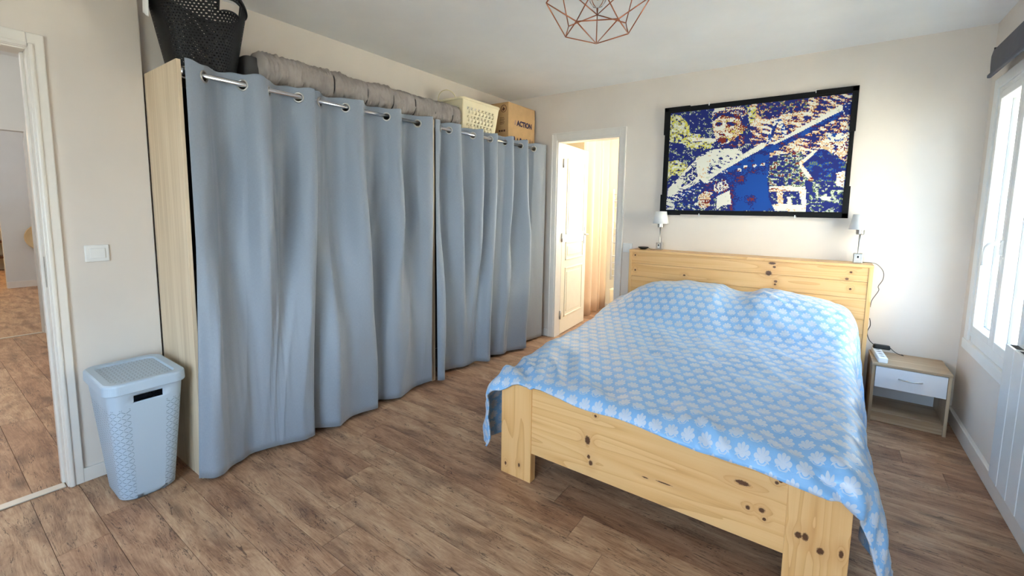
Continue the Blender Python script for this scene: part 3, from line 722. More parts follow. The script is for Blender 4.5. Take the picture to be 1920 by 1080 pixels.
# black woven basket
bk = thing('laundry_basket', (-2.61, .955, ZT), 'tall black woven plastic laundry basket on top of the wardrobe', 'basket')
n = 72; hz = [0, .02, .05, .10, .16, .22, .27, .305, .335, .36, .385]; loops = []
def brim(a): return .335 + .055*math.exp(-((math.degrees(a)-25+180) % 360-180)**2/900.) + .055*math.exp(-((math.degrees(a)-205+180) % 360-180)**2/900.)
for h in hz:
    L = []
    for k in range(n):
        a = 2*math.pi*k/n; f = h/.385; hh = f*brim(a)
        rx = .115+.055*f; ry = .138+.062*f
        L.append((-2.61+rx*math.copysign(abs(math.cos(a))**.8, math.cos(a)), .955+ry*math.copysign(abs(math.sin(a))**.8, math.sin(a)), ZT+hh))
    loops.append(L)
def skipb(i, j):
    d = ((j+.5)*5-22+180) % 360-180
    return 7 <= i <= 8 and abs(d) < 17
bm = loft(loops, uv=lambda i, j: (j*.0155, hz[i]*.9), skip=skipb)
o = obj('basket_body', bm, M['blackhole'], bk, smooth=True); s = o.modifiers.new('thickness', 'SOLIDIFY'); s.thickness = .004
tube(bm := B(), loops[-1], .007, 8, close=True); obj('rim', bm, M['black'], bk, smooth=True)
ring = [Vector(loops[a][b % n]) for a, b in [(7, k) for k in range(1, 9)]+[(9, k) for k in range(8, 0, -1)]]
tube(bm := B(), ring, .005, 6, close=True); obj('handle_edge', bm, M['black'], bk, smooth=True)
P = np.zeros((8, 10, 3)); U = np.zeros((8, 10, 2))
for i in range(8):
    for j in range(10):
        a = math.radians(-125+j*5); f = i/7; z = ZT+brim(a)+.01-(.13*f*(.55+.45*j/9) if f > 0 else 0); ro = .012+.004*f
        P[i, j] = (-2.61+(.170+ro)*math.cos(a), .955+(.2+ro)*math.sin(a), z+.004*math.sin(j*1.3)); U[i, j] = (j, i)
tag(grid_obj('white_cloth', P, U, M['cloth'], solid=.004), 'white cloth hanging over the rim of the black basket', 'cloth')
# rolled quilt
ZQ = ZT+.014
q = thing('rolled_quilt', (-2.60, 2.0, ZQ), 'thick grey quilted mat folded into a long roll on the wardrobes', 'quilt')
ys = np.linspace(1.19, 2.80, 430); nn = 48; loops = []
seams = [1.62, 1.86, 2.07, 2.27, 2.47, 2.66]
for y in ys:
    e = min(1, (y-1.19)/.035, (2.80-y)/.09); e = math.sqrt(max(0.0, 1-(1-max(e, .0))**2)); e = .2+.8*e
    pin = 1-sum(.10*math.exp(-((y-s_)/.012)**2) for s_ in seams); L = []
    for k in range(nn):
        a = 2*math.pi*k/nn
        w = .012*noise.noise((y*14, a*1.2, 3.3))+.011*noise.noise((y*75+math.sin(a*2)*1.5, a*.9, 8.1))+.006*noise.noise((y*130, a*1.7, 2.1))
        rx, rz = .118*e*pin+w, .088*e*pin+w
        cx, cz = math.copysign(abs(math.cos(a))**.75, math.cos(a)), math.copysign(abs(math.sin(a))**.75, math.sin(a))
        L.append((-2.605+rx*cx, y, ZQ+.092+rz*cz))
    loops.append(L)
obj('quilt_body', loft(loops, cap0=True, cap1=True), M['quilt'], q, smooth=True)
for s_ in seams:
    pts = [(-2.605+.109*math.copysign(abs(math.cos(a))**.75, math.cos(a)), s_, ZQ+.092+.0795*math.copysign(abs(math.sin(a))**.75, math.sin(a))) for a in [2*math.pi*k/32 for k in range(32)]]
    tube(bm := B(), pts, .003, 6, close=True); obj('tie_seam', bm, M['quiltd'], q, smooth=True)
bm = loft([rrect(-2.64, 1.175, .10, .035, .03, ZQ+.002), rrect(-2.64, 1.175, .105, .045, .03, ZQ+.07), rrect(-2.64, 1.175, .09, .04, .03, ZQ+.14)], cap0=True, cap1=True)
obj('dark_end_flap', bm, M['quiltd'], q, smooth=True, bevel=.01)
# cream laundry basket with cut-out pattern
cb = thing('laundry_basket', (-2.65, 3.04, ZT), 'cream plastic laundry basket with cut-out squares beside the cardboard box', 'basket')
def cream_loop(z): f = (z-ZT)/.28; return (-2.66, 3.04, .115+.035*f, .225+.03*f)
bt_, tp_ = cream_loop(ZT+.004), cream_loop(ZT+.27)
def bil(fx, z, out=0.0):        # point on the front (+x) face: fx -1..1 along y
    c = cream_loop(z); return (c[0]+c[2]+out, c[1]+fx*(c[3]-.012), z)
bm = B(); NU, NV = 8*6+7, 3*7+6
zs_ = np.linspace(ZT+.03, ZT+.225, NV+1); us_ = np.linspace(-.80, .80, NU+1)
vg = [[bm.verts.new(bil(u, z)) for u in us_] for z in zs_]
def cut(i, j):
    ci, cj = j % 7, i % 9
    if j//7 > 7 or i//9 > 2: return False
    if ci >= 5 or cj >= 7: return False
    return (cj >= 4 and ci <= 1) or (cj == 6 and ci <= 3) or (ci >= 3 and cj in (0, 1, 2, 4)) or (cj == 0 and ci >= 1 and ci != 0)
for i in range(NV):
    for j in range(NU):
        if not cut(i, j): bm.faces.new((vg[i][j], vg[i][j+1], vg[i+1][j+1], vg[i+1][j]))
# surrounding borders of the front face
for (u0, u1, z0, z1) in ((-1, -.8, ZT+.004, ZT+.27), (.8, 1, ZT+.004, ZT+.27), (-.8, .8, ZT+.004, ZT+.03), (-.8, .8, ZT+.225, ZT+.27)):
    bm.faces.new([bm.verts.new(bil(*p)) for p in ((u0, z0), (u1, z0), (u1, z1), (u0, z1))])
o = obj('front_wall', bm, M['creamp'], cb); s = o.modifiers.new('thickness', 'SOLIDIFY'); s.thickness = .004
bm = B(); c0, c1 = bt_, tp_
def quad(*p): bm.faces.new([bm.verts.new(x) for x in p])
def cor(c, sx, sy, z): return (c[0]+sx*c[2], c[1]+sy*(c[3]-.012), z)
z0, z1 = ZT+.004, ZT+.27
quad(cor(c0, -1, -1, z0), cor(c0, 1, -1, z0), cor(c1, 1, -1, z1), cor(c1, -1, -1, z1)); quad(cor(c0, -1, 1, z0), cor(c0, 1, 1, z0), cor(c1, 1, 1, z1), cor(c1, -1, 1, z1))
quad(cor(c0, -1, -1, z0), cor(c0, -1, 1, z0), cor(c1, -1, 1, z1), cor(c1, -1, -1, z1)); quad(cor(c0, -1, -1, z0), cor(c0, 1, -1, z0), cor(c0, 1, 1, z0), cor(c0, -1, 1, z0))
o = obj('side_walls', bm, M['creamp'], cb); s = o.modifiers.new('thickness', 'SOLIDIFY'); s.thickness = .004
bm = loft([rrect(-2.66, 3.04, .152, .250, .03, ZT+.258), rrect(-2.66, 3.04, .162, .262, .035, ZT+.262), rrect(-2.66, 3.04, .162, .262, .035, ZT+.276), rrect(-2.66, 3.04, .152, .252, .03, ZT+.282), rrect(-2.66, 3.04, .146, .244, .03, ZT+.276)], cap0=False)
obj('rim', bm, M['creamp'], cb, smooth=False, bevel=.002)
obj('rim_grip', loft([rrect(-2.60, 3.315, .05, .02, .015, ZT+.245), rrect(-2.60, 3.312, .06, .028, .02, ZT+.275)], cap0=True, cap1=True), M['creamp'], cb)
tube(bm := B(), [(-2.66+.10*math.cos(a), 2.765-.05*math.sin(a)*.5, ZT+.262+.075*math.sin(a)) for a in [math.pi*k/14 for k in range(15)]], .004, 6); obj('carry_loop', bm, M['creamp'], cb, smooth=True)
# cardboard box
bxx = thing('cardboard_box', (-2.66, 3.655, ZT), 'brown cardboard box with printed lettering on top of the wardrobe', 'box')
X0, X1, Y0, Y1, Z1 = -2.83, -2.505, 3.425, 3.885, 2.342
obj('box_body', bx(X0, X1, Y0, Y1, ZT, Z1-.004), M['cardboard'], bxx, bevel=.003)
obj('top_flap', bx(X0, (X0+X1)/2-.001, Y0, Y1, Z1-.004, Z1), M['cardboard'], bxx); obj('top_flap', bx((X0+X1)/2+.001, X1, Y0, Y1, Z1-.004, Z1), M['cardboard'], bxx)
def text(name, s, size, loc, rot, mat, parent, bold=0.0, xs=1.0):
    cu = bpy.data.curves.new(name, 'FONT'); cu.body = s; cu.size = size; cu.offset = bold; cu.extrude = .0004; cu.align_x = 'LEFT'
    tmp = bpy.data.objects.new(name, cu); COL.objects.link(tmp)
    me = bpy.data.meshes.new_from_object(tmp.evaluated_get(bpy.context.evaluated_depsgraph_get()))
    COL.objects.unlink(tmp); bpy.data.objects.remove(tmp)
    me.transform(Matrix.Diagonal((xs, 1, 1, 1))); me.transform(Matrix.Translation(loc) @ rot.to_4x4())
    return mesh_obj(name, me, mat, parent)
RX_ = Matrix(((0, 0, 1), (1, 0, 0), (0, 1, 0)))      # text facing +x, reading along +y
text('lettering', '//', .062, (X1+.0005, 3.528, 2.148), RX_, M['inkp'], bxx, .0006, .62)
text('lettering', 'ACTION', .068, (X1+.0005, 3.566, 2.146), RX_, M['ink'], bxx, .0032, 1.0)
for k, (y, wd, hh, tri) in enumerate(((3.47, .022, .05, 1), (3.522, .032, .055, 0), (3.578, .026, .045, 1), (3.632, .034, .05, 0), (3.69, .02, .045, 1), (3.74, .03, .055, 0), (3.80, .016, .06, 1), (3.84, .018, .05, 1))):
    bm = B(); zb = 1.985
    if tri:
        vv = [bm.verts.new((X1+.0006, y+a, zb+b)) for a, b in ((-wd/2, 0), (wd/2, 0), (wd*.12, hh), (-wd*.12, hh))]; bm.faces.new(vv)
    else:
        vv = [bm.verts.new((X1+.0006, y+wd/2*math.cos(a), zb+hh*.5+hh*.5*math.sin(a))) for a in [2*math.pi*i/12 for i in range(12)]]; bm.faces.new(vv)
    obj('printed_icon', bm, M['ink'], bxx)
tube(bm := B(), [(X1-.055+.032*math.cos(a), Y0-.0006, 2.285+.032*math.sin(a)) for a in [2*math.pi*i/20 for i in range(20)]], .003, 4, close=True); obj('printed_ring', bm, M['inkb'], bxx)
bm = B(); bm.faces.new([bm.verts.new((X1-.055+a, Y0-.0008, 2.285+b)) for a, b in ((-.02, -.012), (.0, -.02), (.02, 0), (.004, .004), (-.004, .02))]); obj('printed_arrow', bm, M['inkb'], bxx)
for k in range(5): obj('printed_line', bx(X1-.10, X1-.05+.006*(k % 2), Y0-.0006, Y0, 2.20-.014*k, 2.204-.014*k), M['inkb'], bxx)
for k in range(3): obj('printed_icon', bx(X1-.112+.028*k, X1-.092+.028*k, Y0-.0006, Y0, 2.072, 2.09), M['inkb'], bxx)

# ------------------------------------------------------------------ laundry hamper
hm = thing('laundry_hamper', (-2.60, .60, 0), 'pale blue-grey plastic laundry hamper with lid beside the doorway', 'laundry hamper')
cx, cy = -2.598, .598; hzs = [0, .012, .03, .10, .2, .3, .4, .47, .478, .510, .525, .54]; loops = []; per = []
for h in hzs:
    f = h/.54; hx, hy, r = .130+.058*f, .104+.034*f, .055-.01*f
    if h == 0: hx, hy = hx-.012, hy-.012
    L = rrect(cx+.004*f, cy, hx, hy, r, h, 6, extra=(-.052, -.02, .0, .02, .052)); loops.append(L)
for L in loops:
    d = [0.0]
    for a, b in zip(L, L[1:]+L[:1]): d.append(d[-1]+(Vector(a)-Vector(b)).length)
    per.append(d)
def huv(i, j):
    nL = len(loops[0])
    u = per[6][j] if j <= nL//2 else per[6][j]-per[6][nL]
    return (u, hzs[i])
nL = len(loops[0])
def skiph(i, j): return i == 8 and (j in (0, 1) or j >= nL-2)
o = obj('hamper_body', loft(loops, uv=huv, skip=skiph), M['hamper'], hm, smooth=True); s = o.modifiers.new('thickness', 'SOLIDIFY'); s.thickness = .004
lx = cx+.004
L = [rrect(lx, cy, .197, .147, .053, .526, 12), rrect(lx, cy, .200, .150, .056, .530, 12), rrect(lx, cy, .199, .149, .055, .566, 12), rrect(lx, cy, .197, .147, .053, .572, 12), rrect(lx, cy, .190, .140, .048, .576, 12), rrect(lx, cy, .164, .114, .035, .574, 12), rrect(lx, cy, .158, .108, .032, .564, 12)]
obj('lid_rim', loft(L, cap0=False, cap1=False), M['hplain'], hm, smooth=False)
bm = B(); lay = bm.loops.layers.uv.new('UVMap'); f = bm.faces.new([bm.verts.new(p) for p in rrect(lx, cy, .159, .109, .032, .566)])
for lp in f.loops: lp[lay].uv = (lp.vert.co.x, lp.vert.co.y)
obj('lid_panel', bm, M['hlid'], hm)

# ------------------------------------------------------------------ bed
YF = 1.719
bd = thing('bed', (-.57, 2.75, 0), 'pine double bed with tall headboard and low footboard', 'bed')
post = []
obj('post', bx(-1.277, -1.098, YF, YF+.045, 0, .484), M['pine_z'], bd, bevel=.002)
obj('post', bx(-.043, .137, YF, YF+.045, 0, .484), M['pine_z'], bd, bevel=.002)
obj('footboard', bx(-1.103, -.038, YF+.006, YF+.036, .152, .484), M['pine_x'], bd, bevel=.002)
for x in (-1.262, .092): obj('side_rail', bx(x, x+.03, YF+.045, 3.76, .15, .38), M['pine_y'], bd, bevel=.002)
for y in np.linspace(1.95, 3.60, 9): obj('slat', bx(-1.232, .092, float(y), float(y)+.07, .30, .32), M['pine_x'], bd)
HX0, HX1, HY = -1.405, .276, 3.762
hb = obj('headboard_top', bx(HX0, HX1, HY-.004, YB-.002, .983, 1.003), M['pine_x'], bd, bevel=.002)
for x in (HX0, HX1-.024): obj('headboard_side', bx(x, x+.024, HY, YB-.002, .0, .983), M['pine_z'], bd, bevel=.002)
for z0, z1 in ((.885, .983), (.77, .885), (.626, .77), (.456, .626), (.30, .456), (.12, .30)):
    obj('headboard_board', bx(HX0+.024, HX1-.024, HY+.004, HY+.022, z0+.0008, z1-.0008), M['pine_x'], bd, bevel=.0015)
mt = obj('mattress', bx(-1.225, .085, YF+.06, 3.74, .322, .47), M['mattress'], bevel=.03)
tag(mt, 'white mattress lying on the pine bed under the duvet', 'mattress')

# duvet
def sstep(a, b, x): t = min(1, max(0, (x-a)/(b-a))); return t*t*(3-2*t)
def top_h(x, y):
    h = .512 + .035*sstep(1.75, 2.3, y) + .045*sstep(2.3, 3.1, y)
    hd = sstep(2.85, 3.38, y)*(1-.35*sstep(3.56, 3.75, y))
    hump = .190*math.exp(-((x+.93)/.33)**4)+.175*math.exp(-((x+.10)/.30)**4)+.150*math.exp(-((x+.52)/.24)**2)
    h += hd*min(.205, hump)
    return h
XLd, XRd, YFd = -1.262, .078, 1.775
NS, NTt = 200, 210
def drape(S, Tt):
    a = XLd-S if S < XLd else (S-XRd if S > XRd else 0.0); b = YFd-Tt if Tt < YFd else 0.0
    ox, oy = min(max(S, XLd), XRd), max(Tt, YFd)
    rho = math.hypot(a, b); h = top_h(ox, oy)
    if rho == 0: return Vector((ox, oy, h)), 0.0, Vector((0, 0, 1))
    dx, dy = (-a if S < XLd else a)/rho, -b/rho
    r = .098; th = min(rho/r, math.radians(84)); out = r*math.sin(th); dn = r*(1-math.cos(th)); rest = rho-th*r
    if rest > 0: out += rest*math.cos(th); dn += rest*math.sin(th)
    return Vector((ox+dx*out, oy+dy*out, h-dn)), rho, Vector((dx*math.sin(th), dy*math.sin(th), math.cos(th)))
P = np.zeros((NTt, NS, 3)); U = np.zeros((NTt, NS, 2))
for i in range(NTt):
    ti = i/(NTt-1)
    for j in range(NS):
        sj = j/(NS-1)
        dL = .30+.03*math.sin(ti*7)+.17*math.exp(-(ti/.22)**4); dR = .44+.02*math.sin(ti*9)
        S = XLd-dL+(XRd+dR-(XLd-dL))*sj
        # length of cloth turned over the foot of the bed varies along the hem
        xs = min(max(S, XLd), XRd)
        bF = float(np.interp(xs, [-1.27, -1.20, -1.09, -.8, -.35, -.04, .13], [.125, .082, .070, .090, .110, .130, .136]))+.005*math.sin(xs*13)
        Tt = YFd-bF+(3.745-(YFd-bF))*ti
        p, rho, nv = drape(S, Tt)
        foot = 1-sstep(1.7, 2.35, Tt)
        q = Vector((S*1.0, Tt*1.0, 0))
        w = .011*noise.noise((S*2.6, Tt*2.6, 1.7))
        diag = S*.75+Tt*.66
        rid = noise.noise((diag*9+.5*noise.noise((S*3, Tt*3, 5)), (S*.66-Tt*.75)*1.8, 2.2))
        w += (.006+.018*foot)*(1-abs(rid)*2.4)
        w += (.005+.004*foot)*noise.noise((S*11, Tt*9, 4.4))+.003*noise.noise((S*24+Tt*9, Tt*20, 6.4))
        cc = math.exp(-((S+.62)/.35)**2-((Tt-2.35)/.38)**2)
        w += cc*.011*(1-3*abs(noise.noise((S*4.5+Tt*2, Tt*4.5-S*3.2, 9.1))))
        if rho > .1:
            hang = min(1, (rho-.1)/.15); w += hang*.024*math.sin(Tt*15+2.5*noise.noise((Tt*2.5, S, 7)))*(1 if S > XRd or S < XLd else .35)
        if S > XRd: w += .022*math.exp(-((Tt-3.33)/.18)**2)*min(1, rho/.15)
        p = p+nv*w
        P[i, j] = p; U[i, j] = (S, Tt)
P[..., 2] = np.maximum(P[..., 2], .012)
P[..., 1] = np.minimum(P[..., 1], HY-.004)
# keep the turned-over hem in front of the footboard and clear of the posts
low = (P[..., 2] < .488) & (P[..., 0] > -1.285) & (P[..., 0] < .145) & (P[..., 1] < 1.78)
P[..., 1] = np.where(low, np.minimum(P[..., 1], YF-.012), P[..., 1])
over = (P[..., 0] > -1.285) & (P[..., 0] < .145) & (P[..., 1] > YF-.012) & (P[..., 1] < 1.81)
P[..., 2] = np.where(over, np.maximum(P[..., 2], .492), P[..., 2])
dv = grid_obj('duvet', P, U, M['duvet'], solid=.010)
tag(dv, 'light blue duvet with white lotus print spread over the bed', 'duvet')

# ------------------------------------------------------------------ nightstand
ns = thing('nightstand', (.492, 3.77, 0), 'small oak nightstand with a white drawer beside the bed', 'nightstand')
nx0, nx1, ny0, ny1 = .306, .679, 3.603, 3.935
obj('top_panel', bx(nx0-.002, nx1+.002, ny0-.004, ny1, .374, .391), M['oak_x'], ns, bevel=.001)
for x in (nx0, nx1-.016): obj('side_panel', bx(x, x+.016, ny0, ny1, 0, .374), M['oak_zz'], ns, bevel=.001)
obj('bottom_shelf', bx(nx0+.016, nx1-.016, ny0+.006, ny1-.004, .052, .068), M['oak_x'], ns)
obj('plinth', bx(nx0+.016, nx1-.016, ny0+.012, ny0+.026, .004, .052), M['oak_x'], ns)
obj('back_panel', bx(nx0+.016, nx1-.016, ny1-.004, ny1, .0, .374), M['whitelac'], ns)
dw = obj('drawer', bx(nx0+.018, nx1-.018, ny0-.002, ny0+.014, .236, .371), M['whitelac'], ns, bevel=.0015)
obj('drawer_box', bx(nx0+.024, nx1-.024, ny0+.014, ny1-.03, .244, .35), M['whitelac'], dw)
tube(bm := B(), [(.438+.112*k/10, ny0-.004-.020*math.sin(math.pi*k/10), .310) for k in range(11)], .0042, 8); obj('handle', bm, M['steel'], dw, smooth=True)

# power strip, adapter and leads
ps = thing('power_strip', (.348, 3.76, .391), 'white power strip lying on the nightstand corner', 'power strip')
bmx = bx(-.024, .024, -.14, .14, 0, .034); o = obj('strip_body', bmx, M['white'], ps, bevel=.005, origin=(0, 0, 0)); o.location = (0, 0, 0); WL[o] = Vector((0, 0, 0))
for k in range(4):
    bm = lathe(B(), [(0, .0350), (.012, .0350), (.017, .0350), (.0175, .0345)], (0, -.10+.055*k), 14); obj('socket', bm, M['rad'], o)
    obj('socket_slot', bx(-.008, .008, -.104+.055*k, -.096+.055*k, .0350, .0356), M['hole'], o)
ps.rotation_euler = (0, 0, math.radians(4))
ad = loft([rrect(.365, 3.862, .045, .02, .012, .4262), rrect(.365, 3.862, .047, .022, .014, .436), rrect(.365, 3.862, .043, .019, .012, .452)], cap0=True, cap1=True)
tag(obj('power_adapter', ad, M['black'], smooth=False, bevel=.003), 'black plug-in power adapter resting on the white power strip', 'adapter')
def cord(name, pts, r, label, mat='black'):
    sp = [Vector(p) for p in pts]; out = []
    for i in range(len(sp)-1):
        p0, p1, p2, p3 = sp[max(i-1, 0)], sp[i], sp[i+1], sp[min(i+2, len(sp)-1)]
        for k in range(6):
            t = k/6; out.append(.5*((2*p1)+(-p0+p2)*t+(2*p0-5*p1+4*p2-p3)*t*t+(-p0+3*p1-3*p2+p3)*t**3))
    out.append(sp[-1]); o = obj(name, tube(B(), out, r, 6), M[mat], smooth=True); tag(o, label, 'cord'); return o
cord('lamp_cord', [(.222, 3.90, 1.007), (.262, 3.895, 1.008), (.300, 3.88, 1.000), (.335, 3.88, .955), (.338, 3.885, .90), (.318, 3.89, .85), (.322, 3.89, .82), (.292, 3.89, .75), (.286, 3.89, .70)], .0022, 'thin grey cord looping off the headboard from the right lamp', 'quiltd')
cord('adapter_cord', [(.290, 3.90, .62), (.297, 3.90, .57), (.284, 3.90, .52), (.298, 3.89, .47), (.325, 3.865, .445)], .0025, 'black cord running down behind the nightstand to the adapter')
cord('adapter_cord', [(.410, 3.865, .44), (.435, 3.875, .415), (.462, 3.885, .399), (.485, 3.89, .394), (.478, 3.91, .394)], .0022, 'short black lead from the adapter across the nightstand top')

# ------------------------------------------------------------------ bedside lamps
def lamp(x, y, label):
    z = 1.003; t = thing('table_lamp', (x, y, z), label, 'lamp', 'bedside lamps on the headboard')
    b = obj('base', bx(x-.026, x+.026, y-.026, y+.026, z, z+.068), M['chrome'] if x < 0 else M['steel'], t, bevel=.004)
    sw = obj('switch_plate', bx(x-.010, x+.008, y-.0272, y-.026, z+.022, z+.058), M['white'], b)
    obj('switch', bx(x-.006, x+.004, y-.030, y-.0272, z+.036, z+.052), M['black'], sw)
    obj('stem', lathe(B(), [(.0055, z+.068), (.0055, z+.215), (0, z+.215)], (x, y), 12), M['steel'], t, smooth=True)
    obj('socket_collar', lathe(B(), [(0, z+.198), (.021, z+.198), (.024, z+.203), (.024, z+.236), (0, z+.236)], (x, y), 20), M['steel'], t, smooth=False)
    o = obj('shade', lathe(B(), [(.066, z+.232), (.0665, z+.232), (.047, z+.336), (.0, z+.338)], (x, y), 36), M['shade'], t, smooth=True)
    s = o.modifiers.new('thickness', 'SOLIDIFY'); s.thickness = .002
lamp(-1.176, 3.87, 'small white-shaded chrome lamp on the left end of the headboard')
lamp(.192, 3.87, 'small white-shaded steel lamp on the right end of the headboard')
tag(obj('charging_pad', lathe(B(), [(0, 1.0035), (.022, 1.0035), (.040, 1.014), (.046, 1.021), (.043, 1.024), (.0, 1.022)], (-1.315, 3.86), 32), M['black'], smooth=True), 'black round charging pad beside the left lamp on the headboard', 'charger')
cord('charger_cord', [(-1.27, 3.86, 1.018), (-1.25, 3.855, 1.008), (-1.225, 3.845, 1.006), (-1.203, 3.85, 1.008)], .0018, 'short black cord between charging pad and left lamp')

# ------------------------------------------------------------------ framed bead mosaic above the bed
pc = thing('framed_picture', (-.543, YB-.02, 1.318), 'black framed bead mosaic of a person in a cap holding a long rifle', 'picture')
FX0, FX1, FZ0, FZ1 = -1.197, .110, 1.316, 2.217
AX0, AX1, AZ0, AZ1 = -1.155, .084, 1.352, 2.176
for nm, a in (('frame_side', (FX0, AX0, FZ0, FZ1)), ('frame_side', (AX1, FX1, FZ0, FZ1)), ('frame_rail', (AX0, AX1, FZ0, AZ0)), ('frame_rail', (AX0, AX1, AZ1, FZ1))):
    obj(nm, bx(a[0], a[1], YB-.030, YB-.002, a[2], a[3]), M['frame'], pc, bevel=.003)
for a in ((FX0-.006, FX0+.20, FZ1-.03, FZ1+.006), (FX1-.24, FX1+.006, FZ1-.03, FZ1+.006), (FX0-.008, FX0+.03, FZ1-.22, FZ1+.006), (FX0-.01, FX0+.03, FZ0-.006, FZ0+.17), (FX0-.01, FX0+.16, FZ0-.006, FZ0+.03), (FX1-.3, FX1+.006, FZ0-.006, FZ0+.03), (FX1-.03, FX1+.008, FZ0-.006, FZ0+.22), (FX1-.03, FX1+.006, FZ1-.3, FZ1+.006)):
    obj('corner_strip', bx(a[0], a[1], YB-.034, YB-.004, a[2], a[3]), M['frame'], pc, bevel=.002)
for x, z in ((-.85, FZ1), (-.13, FZ1), (-.88, FZ0), (-.20, FZ0)): obj('clip', bx(x-.004, x+.004, YB-.033, YB-.006, z-.012, z+.010), M['white'], pc)
rng = np.random.default_rng(11)
GW, GH = 186, 124
uu, vv = np.meshgrid((np.arange(GW)+.5)/GW, (np.arange(GH)+.5)/GH)        # v runs downwards
# sketch coordinates: a 1000 x 660 sheet laid over the art
q0, q1, q2, q3 = (165, 235), (1133, 125), (1081, 775), (140, 765)
def homog(src, dst):
    A = []; b = []
    for (x, y), (X, Y) in zip(src, dst):
        A += [[x, y, 1, 0, 0, 0, -X*x, -X*y], [0, 0, 0, x, y, 1, -Y*x, -Y*y]]; b += [X, Y]
    return np.r_[np.linalg.solve(np.array(A, float), np.array(b, float)), 1].reshape(3, 3)
Hm = homog([(0, 0), (1, 0), (1, 1), (0, 1)], [q0, q1, q2, q3])
den = Hm[2, 0]*uu+Hm[2, 1]*vv+Hm[2, 2]; px = (Hm[0, 0]*uu+Hm[0, 1]*vv+Hm[0, 2])/den; py = (Hm[1, 0]*uu+Hm[1, 1]*vv+Hm[1, 2])/den
def poly(pts):
    ins = np.zeros(px.shape, bool); n = len(pts)
    for i in range(n):
        (xa, ya), (xb, yb) = pts[i], pts[(i+1) % n]
        c = ((ya > py) != (yb > py)) & (px < (xb-xa)*(py-ya)/((yb-ya) if yb != ya else 1e-9)+xa); ins ^= c
    return ins
def smooth_noise(sx, sy, sk=0.0):
    lat = rng.random((160, 160)); X = (px+sk*py)/sx; Y = (py-sk*px*.5)/sy
    xi, yi = np.floor(X).astype(int), np.floor(Y).astype(int); fx, fy = X-xi, Y-yi; fx, fy = fx*fx*(3-2*fx), fy*fy*(3-2*fy)
    g = lambda a, b: lat[a % 160, b % 160]
    return (g(yi, xi)*(1-fx)+g(yi, xi+1)*fx)*(1-fy)+(g(yi+1, xi)*(1-fx)+g(yi+1, xi+1)*fx)*fy
PAL = dict(B=(34, 44, 118), b=(26, 74, 158), W=(232, 230, 216), Y=(214, 206, 88), R=(128, 44, 34), T=(222, 186, 140), G=(112, 132, 96), K=(30, 26, 60), L=(206, 210, 190))
img = np.zeros((GH, GW, 3))
def paint(mask, mixl, sx=11, sy=8, sk=0.0, grain=.28):
    """dither a mask with colours in the given shares, clumped by smooth noise"""
    v = smooth_noise(sx, sy, sk)*(1-grain)+rng.random(px.shape)*grain
    order = v[mask].argsort().argsort()/max(1, mask.sum()); tot = sum(w for _, w in mixl); acc = 0; sel = np.zeros((mask.sum(), 3))
    for c, w in mixl:
        m = (order >= acc/tot-1e-9); sel[m] = PAL[c]; acc += w
    img[mask] = sel
full = np.ones(px.shape, bool)
paint(full, [('B', 70), ('G', 10), ('L', 9), ('B', 11)], 15, 11, 0, .2)
paint(poly([(585, 190), (1140, 110), (1110, 520), (900, 470), (700, 470), (590, 400)]), [('B', 34), ('R', 12), ('T', 30), ('W', 24)], 34, 9, .35, .3)
paint(poly([(620, 180), (900, 150), (880, 220), (640, 260)]), [('B', 70), ('R', 8), ('T', 10), ('G', 12)], 12, 8)
for pl in ([(150, 250), (215, 245), (265, 300), (270, 345), (330, 350), (300, 390), (220, 400), (150, 390)], [(145, 500), (200, 490), (255, 520), (240, 570), (170, 575), (140, 610)], [(570, 205), (620, 200), (615, 270), (575, 300)], [(230, 400), (400, 385), (380, 430), (260, 425)]):
    paint(poly(pl), [('B', 18), ('Y', 42), ('L', 28), ('W', 12)], 11, 9)
paint(poly([(272, 366), (405, 372), (405, 392), (280, 386)]), [('W', 90), ('T', 10)])
paint(poly([(690, 470), (860, 440), (900, 560), (880, 650), (690, 640)]), [('B', 46), ('G', 24), ('L', 20), ('R', 10)], 20, 9)
paint(poly([(880, 480), (950, 430), (1100, 330), (1095, 560), (980, 470), (900, 540)]), [('T', 34), ('W', 36), ('R', 14), ('B', 16)], 22, 9, .3)
paint(poly([(990, 350), (1080, 340), (1085, 385), (1000, 390)]), [('W', 70), ('b', 30)], 24, 6)
paint(poly([(935, 440), (985, 430), (1095, 500), (1085, 610), (1040, 600), (930, 610), (860, 510)]), [('B', 72), ('b', 20), ('G', 8)], 26, 12)
paint(poly([(880, 600), (1090, 600), (1082, 775), (885, 775)]), [('B', 66), ('G', 18), ('L', 16)], 16, 9)
paint(poly([(848, 500), (935, 430), (945, 440), (865, 512), (920, 585), (905, 605), (850, 530)]), [('W', 86), ('T', 14)])
paint(poly([(895, 590), (920, 582), (925, 600), (900, 606)]), [('R', 60), ('T', 40)])
paint(poly([(1045, 560), (1092, 545), (1085, 640), (1045, 625)]), [('W', 80), ('T', 12), ('R', 8)])
paint(poly([(950, 690), (1020, 690), (1010, 712), (975, 705)]), [('W', 95), ('L', 5)])
paint(poly([(690, 635), (885, 632), (885, 660), (690, 662)]), [('W', 72), ('T', 18), ('R', 10)], 40, 4)
paint(poly([(730, 655), (760, 655), (768, 735), (738, 740)]), [('T', 50), ('W', 40), ('R', 10)])
for pl in ([(685, 732), (795, 728), (792, 768), (685, 768)], [(785, 690), (805, 688), (815, 735), (885, 735), (885, 772), (792, 770)], [(845, 655), (885, 655), (888, 740), (868, 740)]):
    paint(poly(pl), [('W', 92), ('T', 8)])
